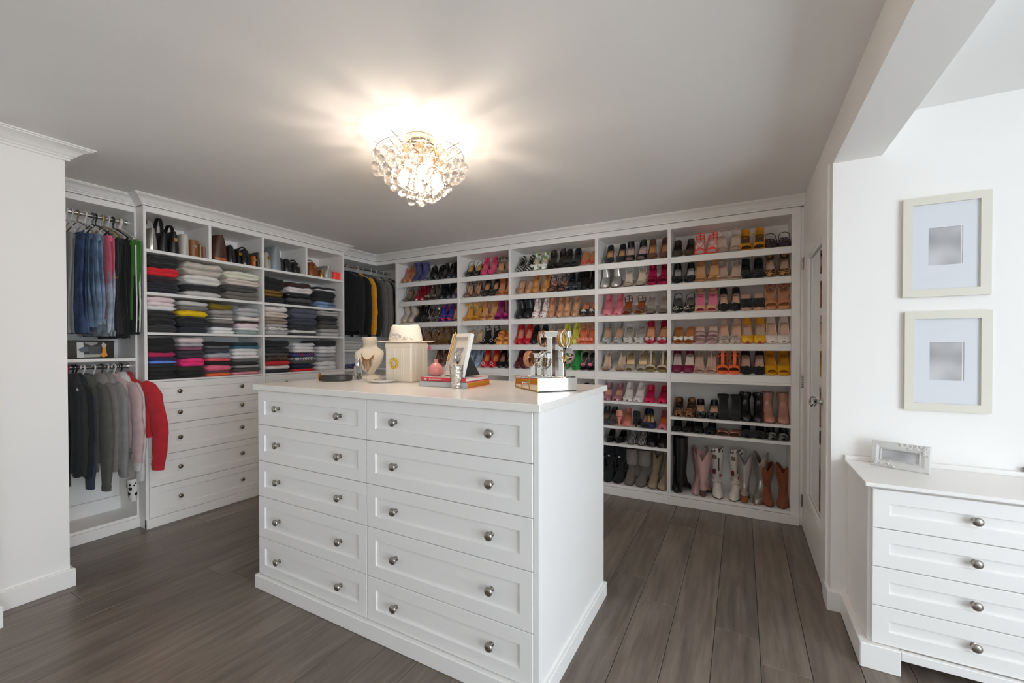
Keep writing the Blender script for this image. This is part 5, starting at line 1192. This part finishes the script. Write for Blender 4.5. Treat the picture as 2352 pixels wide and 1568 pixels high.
# tall cream box with hat
A_, C_, Rr = onz(885, 873), onz(946, 879), onz(985, 872)
e1 = (A_-C_); e1.z = 0; ang = math.atan2(-e1.y, -e1.x); w = .2
cx_, cy_ = C_.x, C_.y
ang = math.radians(8)
hb = thing('hat_box', 'tall cream square box carrying the hat', 'box', (C_.x-.004, C_.y, TZ), (0, 0, ang))
w = .178
obj('body', G().box(-w, 0, 0, w, .0, .222, .008), CREAM, hb, False); obj('lid', G().box(-w-.002, .002, -.002, w+.002, .196, .226, .006), CREAM, hb, False)
for q in (.3, .36, .62): obj('ridge', G().box(-w*q-.004, -w*q, -.0025, .002, .004, .196, .001), CREAM, hb, False)
for q in (.25, .7): obj('ridge', G().box(-.002, .0025, w*q, w*q+.004, .004, .196, .001), CREAM, hb, False)
br = thing('brooch', 'yellow gold ring brooch on the cream box', 'brooch', (0, 0, 0)); pl = un(909, 828, 'y', C_.y+.03)
M = Matrix.Translation((C_.x-.004, C_.y, TZ)) @ Matrix.Rotation(ang, 4, 'Z'); lp = M @ Vector((-w*.62, -.006, .108)); br.location = lp; br.rotation_euler = (PI/2, 0, ang)
obj('ring', G().tube([(.021*math.cos(t), .026*math.sin(t), 0) for t in [2*PI*k/16 for k in range(16)]], .0052, 6, closed=True), mat('#e5b32a', 'plain', .3, .5), br)
g = G()
for k in range(8): t = 2*PI*k/8+.2; g.sphere((.021*math.cos(t), .026*math.sin(t), .003), .0062, 8, 5)
obj('beads', g, mat('#edc23c', 'plain', .25, .4), br)
hp = M @ Vector((-w/2, w/2, .2262))
hat = thing('fedora_hat', 'ivory felt fedora with jewelled band on the cream box', 'hat', (hp.x-.005, hp.y-.005, hp.z), (0, 0, math.radians(28)))
def hring(rx, ry, z, dz=0): return [(rx*math.cos(2*PI*j/36), ry*math.sin(2*PI*j/36), z+dz*math.cos(4*PI*j/36)) for j in range(36)]
FELT = mat('#efe4d3', 'paint', .85)
obj('brim', G().loft([hring(.1, .085, .003), hring(.14, .12, .003, .001), hring(.168, .148, .006, .003), hring(.172, .152, .009, .003), hring(.166, .146, .01, .003), hring(.12, .1, .0075, .001), hring(.085, .07, .007)], True, False, False), FELT, hat, ang=60)
obj('crown', G().loft([hring(.1, .086, .006), hring(.097, .083, .03), hring(.09, .077, .065), hring(.083, .07, .094), hring(.072, .058, .106, .003), hring(.045, .03, .1, .002), hring(.012, .006, .094)], True, False, True), FELT, hat, ang=60)
g = G(); rr = random.Random(2)
for k in range(60):
    t = rr.betavariate(1.2, 2.); th_ = -2.55+t*1.75; z = .018+(1-t)*rr.uniform(0, .055); q = 1-(z/.1)*.16
    g.sphere((.1*q*math.cos(th_), .087*q*math.sin(th_), z), rr.uniform(.003, .0058), 6, 4)
obj('jewels', g, mat('#d8cfc6', 'glitter', .2, .8), hat)
# books
b0 = onz(959, 887); b1 = onz(1064, 893); bang = math.radians(3)
def book(name, label, x, y, z, w, d, h, cover, pages, ang, hole=None):
    o = thing(name, label, 'book', (x, y, z), (0, 0, ang))
    obj('cover', G().box(0, w, 0, .004, 0, h, .001).box(0, w, 0, d, 0, .003, .001).box(0, w, 0, d, h-.003, h, .001), mat(cover, 'plain', .45), o, False)
    obj('pages', G().box(.004, w-.004, .004, d-.004, .003, h-.003), mat(pages, 'bands', .7, 0, ('#ffffff' if pages == '#e8e4de' else '#d9a050', 260., 'Z')) if False else mat(pages, 'plain', .7), o, False)
    return o
bk1 = book('book', 'thick grey book with orange page edges under the others', -1.462, 1.69, TZ+.0003, .285, .25, .028, '#b9bcbc', '#c98a1e', math.radians(4))
obj('page_edge_trim', G().box(.284, .287, .0, .25, .0, .004).box(.284, .287, .0, .25, .024, .028), mat('#f0704e', 'plain', .5), bk1, False)
bk2 = book('book', 'red spined book on the thick grey book', -1.455, 1.695, TZ+.0288, .27, .24, .02, '#d0404f', '#e8e4de', math.radians(3))
obj('top_board', G().box(.004, .27, .0045, .24, .0195, .0206), mat('#d8d2cc', 'plain', .4), bk2, False)
g = G().sphere((.03, -.0006, .01), .006, 8, 5, (1, .1, 1)); g.sphere((.024, -.0006, .013), .0035, 6, 4, (1.4, .1, .6)); obj('spine_emblem', g, mat('#e8c9c4', 'plain', .5), bk2)
g = G()
for k in range(9): g.box(.052+.0085*k, .058+.0085*k, -.0006, .0005, .007, .012+.002*(k % 3 == 0))
obj('spine_lettering', g, mat('#e0a6a4', 'plain', .5), bk2, False)
g = G(); rr = random.Random(6)
for k in range(16): g.box(.05+.008*k, .055+.008*k+rr.uniform(-.001, .002), .03, .042, .0206, .0211)
obj('cover_lettering', g, mat('#3a3634', 'plain', .5), bk2, False)
ZB = TZ+.0495
# pink vase
p = un(1000, 862, 'z', ZB); vx, vy = -1.419, 1.772
va = thing('bud_vase', 'small round pink bud vase on the red book', 'vase', (vx, vy, ZB))
obj('body', G().lathe([(.016, 0), (.022, .0015), (.034, .012), (.0385, .028), (.037, .042), (.028, .058), (.015, .068), (.0105, .074), (.0105, .084), (.013, .088), (.0105, .0885), (.008, .08), (.006, .07)], 26, cap=True), mat('#d98a86', 'plain', .18), va)
fl = thing('flower_stem', 'single dark pink flower on a thin stem in the vase', 'flower', (vx, vy, ZB+.07))
obj('stem', G().tube([(0, 0, 0), (-.006, 0, .03), (-.02, .0, .055), (-.04, .0, .075)], .0011, 5), mat('#6f7a5c', 'plain', .6), fl)
g = G(); rr = random.Random(1)
for k in range(14): g.sphere((-.042+rr.uniform(-.006, .006), rr.uniform(-.006, .006), .079+rr.uniform(-.006, .006)), .006, 6, 4)
obj('bloom', g, mat('#b8446a', 'fabric', .8), fl)
# photo frame with easel leg
fr = thing('photo_frame', 'white photo frame with black easel leg on the books', 'photo frame', (-1.312, 1.785, ZB+.002), (math.radians(-15), 0, math.radians(-24)))
fw, fh = .185, .226; bw = .02
WF_ = mat('#e9e5df', 'paint', .4)
for q in ((-fw/2, -fw/2+bw, 0, fh), (fw/2-bw, fw/2, 0, fh), (-fw/2+bw, fw/2-bw, 0, bw), (-fw/2+bw, fw/2-bw, fh-bw, fh)): obj('frame_bar', G().box(q[0], q[1], -.011, .011, q[2], q[3], .001), WF_, fr, False)
obj('mat_board', G().box(-fw/2+bw, fw/2-bw, .0, .004, bw, fh-bw), mat('#e4ddd3', 'plain', .7), fr, False)
obj('photo', G().box(-.04, .036, -.001, .0005, .068, .152), mat('#9a9490', 'photo', .4, 0, 30.), fr, False)
g = G().add([(.06, .012, .005), (.0, .012, .005), (.0, .012, .15), (.06, .012, .14), (.07, .11, .035), (.01, .11, .035)], [(0, 1, 2, 3), (3, 2, 5, 4), (0, 3, 4), (1, 5, 2), (0, 4, 5, 1)])
obj('easel_leg', g, mat('#26251f', 'plain', .8), fr, False)
pb = thing('pearl_bracelet', 'pearl and gold bracelet hung over the photo frame', 'bracelet', (-1.312, 1.785, ZB+.002), (math.radians(-15), 0, math.radians(-24)))
g = G(); g2 = G()
for k in range(14): g.sphere((-.068-.008*k/13, -.0175, .205-.0105*k), .0042, 8, 5)
obj('pearls', g, mat('#e8dccb', 'plain', .2), pb)
obj('gold_bar', G().tube([(-.054, -.0165, .234), (-.058, -.0165, .14), (-.063, -.0165, .07)], .0045, 7), GOLD, pb)
obj('chain_tail', G().tube([(-.07, -.0155, .062), (-.073, -.0155, .04), (-.078, -.0155, .022)], .0012, 5), STEEL, pb)
# mercury glass vase
p = onz(1047, 891); mg = thing('mercury_glass_tumbler', 'hammered silver mercury glass tumbler in front of the books', 'tumbler', (p.x, p.y+.005, TZ))
obj('cup', G().lathe([(.026, .0), (.028, .003), (.0285, .012), (.034, .1), (.0345, .112), (.0325, .112), (.0315, .1), (.026, .018), (.001, .014)], 28), mat('#cfcabf', 'mercury', .14, .9), mg)
# crystal stopper standing in the tumbler
cs = thing('crystal_sprig', 'clear crystal sprig standing in the silver tumbler', 'ornament', (p.x+.008, p.y+.005, TZ+.0145))
g = G().tube([(0, 0, 0), (0, 0, .1), (.002, 0, .12)], .005, 6)
for k in range(6): t = 2*PI*k/6; g.tube([(0, 0, .105), (.014*math.cos(t), .014*math.sin(t), .135), (.017*math.cos(t), .017*math.sin(t), .155), (.008*math.cos(t), .008*math.sin(t), .165)], [.0035, .006, .005, .002], 6)
obj('crystal', g, mat('#dcd9d6', 'glass', .05, 0, 1.45), cs)
# mirrored box
C_ = onz(1236, 901.5); A_ = onz(1172, 889.5); B_ = onz(1324, 899.5)
ang = math.atan2(B_.y-C_.y, B_.x-C_.x); lw = (B_-C_).length; ld = .245
ang = math.radians(50)
mbx = thing('mirrored_box', 'mirrored jewellery box with gold edging', 'box', (C_.x, C_.y, TZ), (0, 0, ang)); 
lw, ld, mh = .2, .27, .062
MIR2 = mat('#e9e9e4', 'plain', .04, 1.)
obj('body', G().box(.0, lw, .0, ld, .004, mh, .0015), MIR2, mbx, False)
g = G()
for q in (.0, .36, .68, 1.0): g.box(-.0025, .0005, ld*q-.0015, ld*q+.0015, .004, mh)
g.box(-.0025, .0005, 0, ld, .002, .006); obj('gold_edging', g, mat('#b59a4a', 'plain', .25, 1.), mbx, False)
obj('handle', G().tube([(-.003, ld*.44, .034), (-.012, ld*.47, .034), (-.012, ld*.49, .034), (-.003, ld*.5, .034)], .0025, 6).tube([(-.003, ld*.54, .034), (-.012, ld*.56, .034), (-.012, ld*.58, .034), (-.003, ld*.6, .034)], .0025, 6), CHROME, mbx)
obj('base', G().box(.004, lw-.004, .004, ld-.004, 0, .004), mat('#3a352c', 'plain', .6), mbx, False)
# mirrored bracelet stand on the box
M = Matrix.Translation((C_.x, C_.y, TZ)) @ Matrix.Rotation(ang, 4, 'Z')
def bl(x, y): q = M @ Vector((x, y, mh+.0003)); return (q.x, q.y, TZ+mh+.0003)
sp_ = (-.79, 1.835, TZ+mh+.0003)
sd = thing('bracelet_stand', 'mirrored T-bar bracelet stand with two heights', 'stand', sp_, (0, 0, math.radians(-10)))
PL = MIR2
obj('base', G().box(-.105, .105, -.04, .055, 0, .006, .0015), PL, sd, False)
def post(x, y, h, half=.014): obj('post', G().box(x-half, x+half, y-half, y+half, .006, h, .001), PL, sd, False)
post(.005, .0, .185); post(.058, .012, .15, .013); post(-.085, -.012, .088, .013); post(-.04, -.022, .07, .012)
obj('bar', G().box(-.06, .1, -.012, .012, .185, .212, .001), PL, sd, False); obj('bar', G().box(-.125, .0, -.028, -.006, .088, .11, .001), PL, sd, False)
obj('bar_end_cap', G().box(.1, .106, -.0135, .0135, .1835, .2135, .001), mat('#efefed', 'plain', .1, .3), sd, False); obj('bar_end_cap', G().box(.0, .006, -.0305, -.0035, .0865, .1115, .001), mat('#efefed', 'plain', .1, .3), sd, False)
MS = Matrix.Translation(sp_) @ Matrix.Rotation(math.radians(-10), 4, 'Z')
def bangle(label, lx, ly, lz, r, tr, m, name='bangle', tilt=0., squash=1., bead=None):
    q = MS @ Vector((lx, ly, lz)); o = thing(name, label, name.split('_')[0], tuple(q), (0, tilt, math.radians(-10)), 'bracelets on the mirrored stand')
    obj('hoop', G().tube([(0, r*math.cos(t), r*math.sin(t)) for t in [2*PI*k/30 for k in range(30)]], tr, 7, flat=(1, 0, 0), closed=True), m, o)
    if bead:
        g = G()
        for k in range(bead[0]): t = 2*PI*k/bead[0]; g.sphere((0, r*math.cos(t), r*math.sin(t)), bead[1], 6, 4)
        obj('stones', g, bead[2], o)
ZU = .199; ZL = .099
bangle('copper bangle at the far end of the high bar', -.045, 0, ZU-.019, .036, .0032, mat('#c98d6a', 'plain', .25, 1.))
bangle('rose gold bangle on the high bar', -.034, 0, ZU-.02, .037, .003, mat('#d6a084', 'plain', .25, 1.))
bangle('pale gold bangle on the high bar', .062, 0, ZU-.02, .038, .0026, mat('#cfa27c', 'plain', .3, 1.))
bangle('yellow gold bangle on the high bar', .072, 0, ZU-.021, .0385, .0028, mat('#e0a93a', 'plain', .25, 1.))
bangle('white enamel bangle on the high bar', .082, 0, ZU-.0215, .039, .0028, mat('#ece7de', 'plain', .2))
bangle('thin gold bangle nearest the bar end', .092, 0, ZU-.021, .0385, .0024, mat('#d8a042', 'plain', .25, 1.))
bangle('wide orange filigree cuff on the low bar', -.105, -.017, ZL-.017, .036, (.016, .0025), mat('#b88a66', 'glitter', .3, .7), 'cuff_bracelet', bead=(22, .004, mat('#d98a5c', 'glitter', .3, .6)))
bangle('silver beaded bracelet on the low bar', -.038, -.017, ZL-.02, .038, .004, mat('#8d857a', 'plain', .3, 1.), 'bracelet', .15, bead=(20, .0058, mat('#cdbfb0', 'plain', .2, .5)))
bangle('wide rhinestone bracelet on the low bar', -.015, -.017, ZL-.021, .039, (.008, .003), mat('#bdb9b4', 'plain', .2, 1.), 'bracelet', .2, bead=(26, .0056, mat('#e2e0dd', 'glitter', .1, .8)))
# glass bauble hanging from the high bar
q = MS @ Vector((.088, 0, .1)); ba = thing('glass_bauble', 'clear glass bauble hanging from the bracelet stand', 'bauble', tuple(q))
obj('ball', G().sphere((0, 0, 0), .0375, 24, 16), mat('#f2f0f0', 'glass', .02, 0, 1.12), ba); obj('cap', G().lathe([(.006, .036), (.0085, .037), (.0075, .046), (.003, .05)], 10), CHROME, ba)
obj('cord', G().tube([(0, 0, .05), (.004, 0, .07), (.002, 0, .099)], .0009, 4).tube([(0, 0, .05), (-.003, 0, .07), (-.001, 0, .099)], .0009, 4), mat('#e8e6e2', 'plain', .4), ba)
g = G(); rr = random.Random(8)
for k in range(9): g.sphere((rr.uniform(-.02, .02), rr.uniform(-.014, .014), rr.uniform(-.022, .02)), .0045, 6, 4)
obj('petals', g, mat('#d9b05c', 'plain', .5), ba)

# ------------------------------------------------------------------ chandelier
ch = thing('chandelier', 'crystal ball flush chandelier with lit warm bulbs', 'chandelier', (-1.482, 1.728, ZC))
obj('canopy', G().lathe([(.001, -.0005), (.074, -.0005), (.077, -.004), (.077, -.042), (.072, -.05), (.03, -.052), (.001, -.052)], 30), mat('#d8c3a8', 'plain', .12, 1.), ch)
obj('stem', G().lathe([(.012, -.05), (.012, -.12), (.02, -.13), (.012, -.15), (.01, -.22), (.001, -.225)], 12), CHROME, ch)
GL = mat('#fdf3e6', 'glass', .02, 0, (.5,))
BULB = mat('#ffecd8', 'emit', .4, 0, 185.)
for k in range(6):
    t = 2*PI*k/6+.25; c_, s_ = math.cos(t), math.sin(t)
    arm = obj('arm', G().tube([(.02*c_, .02*s_, -.06), (.05*c_, .05*s_, -.055), (.085*c_, .085*s_, -.062)], .005, 7), CHROME, ch)
    obj('socket', G().tube([(.085*c_, .085*s_, -.062), (.097*c_, .097*s_, -.1), (.096*c_, .096*s_, -.196)], .012, 10), mat('#c9a27a', 'plain', .2, 1.), arm)
    obj('bulb', G().sphere((.095*c_, .095*s_, -.215), .021, 12, 8), BULB, ch)
tiers = [(.215, -.125, 14, 0), (.225, -.165, 16, .2), (.19, -.19, 15, .1), (.16, -.225, 14, .3), (.125, -.255, 12, 0), (.09, -.285, 9, .2), (.05, -.308, 6, .1), (.0, -.325, 1, 0), (.14, -.15, 10, .15), (.1, -.18, 8, .4)]
bd = None; bead = None; rr = random.Random(12)
GL2 = mat('#fff6ea', 'glass', .02, 0, (.6,))
for r, z, n, ph in tiers:
    for k in range(n):
        t = 2*PI*(k+ph)/max(n, 1)+rr.uniform(-.05, .05); zz = z+rr.uniform(-.012, .012); rr_ = r+rr.uniform(-.008, .008)
        x, y = rr_*math.cos(t), rr_*math.sin(t)
        o = obj('crystal_ball', None if bd else G().sphere((0, 0, 0), .0225, 16, 10), GL, ch, loc=(x, y, zz), data=bd, ang=0); bd = o.data
        g = G().tube([(x, y, zz+.02), (x, y, min(zz+.075, -.085))], .0011, 4)
        for q in (.03, .044, .058): g.sphere((x, y, zz+q), .005, 6, 4)
        obj('bead_string', g, GL2, ch)
    if n > 1:
        pts = [(r*math.cos(2*PI*k/40), r*math.sin(2*PI*k/40), z+.075) for k in range(40)] if r > .1 else None
        if pts and z < -.13: obj('ring_wire', G().tube(pts, .0018, 5, closed=True), CHROME, ch)
for k in range(8):
    t = 2*PI*k/8+.1; c_, s_ = math.cos(t), math.sin(t)
    obj('wire_branch', G().tube([(.02*c_, .02*s_, -.15), (.1*c_, .1*s_, -.115), (.19*c_, .19*s_, -.075), (.235*c_, .235*s_, -.065+.012*(k % 2))], .0022, 5), CHROME, ch)
    obj('wire_branch', G().tube([(.02*c_, .02*s_, -.2), (.1*c_, .1*s_, -.17), (.2*c_, .2*s_, -.13), (.25*c_, .25*s_, -.11)], .0022, 5), CHROME, ch)

# ------------------------------------------------------------------ pictures on the wall
FRM = mat('#d9d5c8', 'paint', .45)
def picture(label, x0, x1, z0, z1, ph, tilt=0):
    p_ = thing('picture_frame', label, 'picture', ((x0+x1)/2, YP-.001, (z0+z1)/2), (0, tilt, 0), 'framed pictures above the dresser'); w, h = x1-x0, z1-z0; bw = .034; a = -w/2; b_ = w/2; c = -h/2; d = h/2
    def bar(A, B):
        g = G(); g.loft([[(A[0], 0, A[1]), (A[0], -.018, A[1]), (A[2], -.018, A[3]), (A[2], 0, A[3])], [(B[0], 0, B[1]), (B[0], -.018, B[1]), (B[2], -.018, B[3]), (B[2], 0, B[3])]]); obj('frame_bar', g, FRM, p_, False)
    i = bw
    bar((a, c, a+i, c+i), (b_, c, b_-i, c+i)); bar((a, d, a+i, d-i), (b_, d, b_-i, d-i)); bar((a, c, a+i, c+i), (a, d, a+i, d-i)); bar((b_, c, b_-i, c+i), (b_, d, b_-i, d-i))
    u0, u1, v0, v1 = [q for q in ph]; u0 -= (x0+x1)/2; u1 -= (x0+x1)/2; v0 -= (z0+z1)/2; v1 -= (z0+z1)/2
    g = G().box(a+i-.001, u0, -.008, -.004, c+i, d-i); g.box(u1, b_-i+.001, -.008, -.004, c+i, d-i); g.box(u0, u1, -.008, -.004, c+i, v0); g.box(u0, u1, -.008, -.004, v1, d-i)
    obj('mat_board', g, mat('#d6d9de', 'plain', .7), p_, False)
    obj('photo', G().box(u0-.004, u1+.004, -.0039, -.002, v0-.004, v1+.004), mat('#a5a5a6', 'photo', .5, 0, 9.), p_, False)
    obj('inner_slip', G().box(u1-.006, u1, -.0045, -.0038, v0, v1), mat('#e6e7e8', 'plain', .6), p_, False)
picture('white framed matted photo with its corner peeling, upper of two', .657, .948, 1.542, 1.995, (.747, .861, 1.684, 1.853))
picture('white framed matted photo hung below the other', .666, .953, 1.024, 1.475, (.754, .868, 1.163, 1.335))
# ornate frame on the dresser
DZT = .7628
A_, B_ = un(2000, 1067, 'z', DZT), un(2136, 1090, 'z', DZT); ang = math.atan2(B_.y-A_.y, B_.x-A_.x)
orn = thing('ornate_photo_frame', 'white carved photo frame leaning back on the dresser', 'photo frame', (A_.x, A_.y, DZT+.0003), (math.radians(-13), 0, ang)); fw = (B_-A_).length; fh = .118; bw = .036
WO = mat('#d3d2cf', 'paint', .5)
R = []
def rc(i, y): return [(i, y, i), (fw-i, y, i), (fw-i, y, fh-i), (i, y, fh-i)]
obj('frame', G().loft([rc(0, .014), rc(0, .002), rc(.003, -.002), rc(bw*.5, -.006), rc(bw*.86, -.001), rc(bw*.9, -.005), rc(bw, -.004), rc(bw, .006)], True, True, False), WO, orn, ang=25)
obj('photo', G().box(bw*.95, fw-bw*.95, .002, .0035, bw*.95, fh-bw*.95), mat('#a09ea2', 'photo', .4, 0, 12.), orn, False)
g = G(); rr = random.Random(11)
for k in range(46):
    q = rr.random()
    if q < .3: x, z = rr.uniform(fw*.5, fw-.008), fh-rr.uniform(.006, .022)
    elif q < .5: x, z = fw-rr.uniform(.006, .024), rr.uniform(fh*.55, fh-.006)
    elif q < .8: x, z = rr.uniform(.006, fw*.42), rr.uniform(.006, .02)
    else: x, z = rr.uniform(.006, .02), rr.uniform(.006, fh*.35)
    g.sphere((x, -.006, z), rr.uniform(.003, .006), 6, 4, (1, .6, 1))
for k in range(26): g.sphere((bw*.95+(fw-1.9*bw)*k/25, -.006, bw*.93), .0018, 5, 3); g.sphere((bw*.95+(fw-1.9*bw)*k/25, -.006, fh-bw*.93), .0018, 5, 3)
obj('carved_flowers', g, WO, orn)['kind'] = 'stuff'
obj('easel_leg', G().box(fw*.42, fw*.58, .014, .017, .01, fh*.75).xf(Matrix.Translation((0, 0, 0))), WO, orn, False)
q = un(2372, 1098, 'z', DZT); gob = thing('pewter_goblet', 'small dark pewter goblet on the dresser', 'goblet', (q.x, q.y, DZT))
obj('cup', G().lathe([(.018, 0), (.02, .002), (.006, .006), (.004, .015), (.01, .02), (.021, .03), (.025, .038), (.027, .04), (.024, .04), (.018, .031), (.001, .024)], 20), mat('#55534f', 'plain', .35, .9), gob)
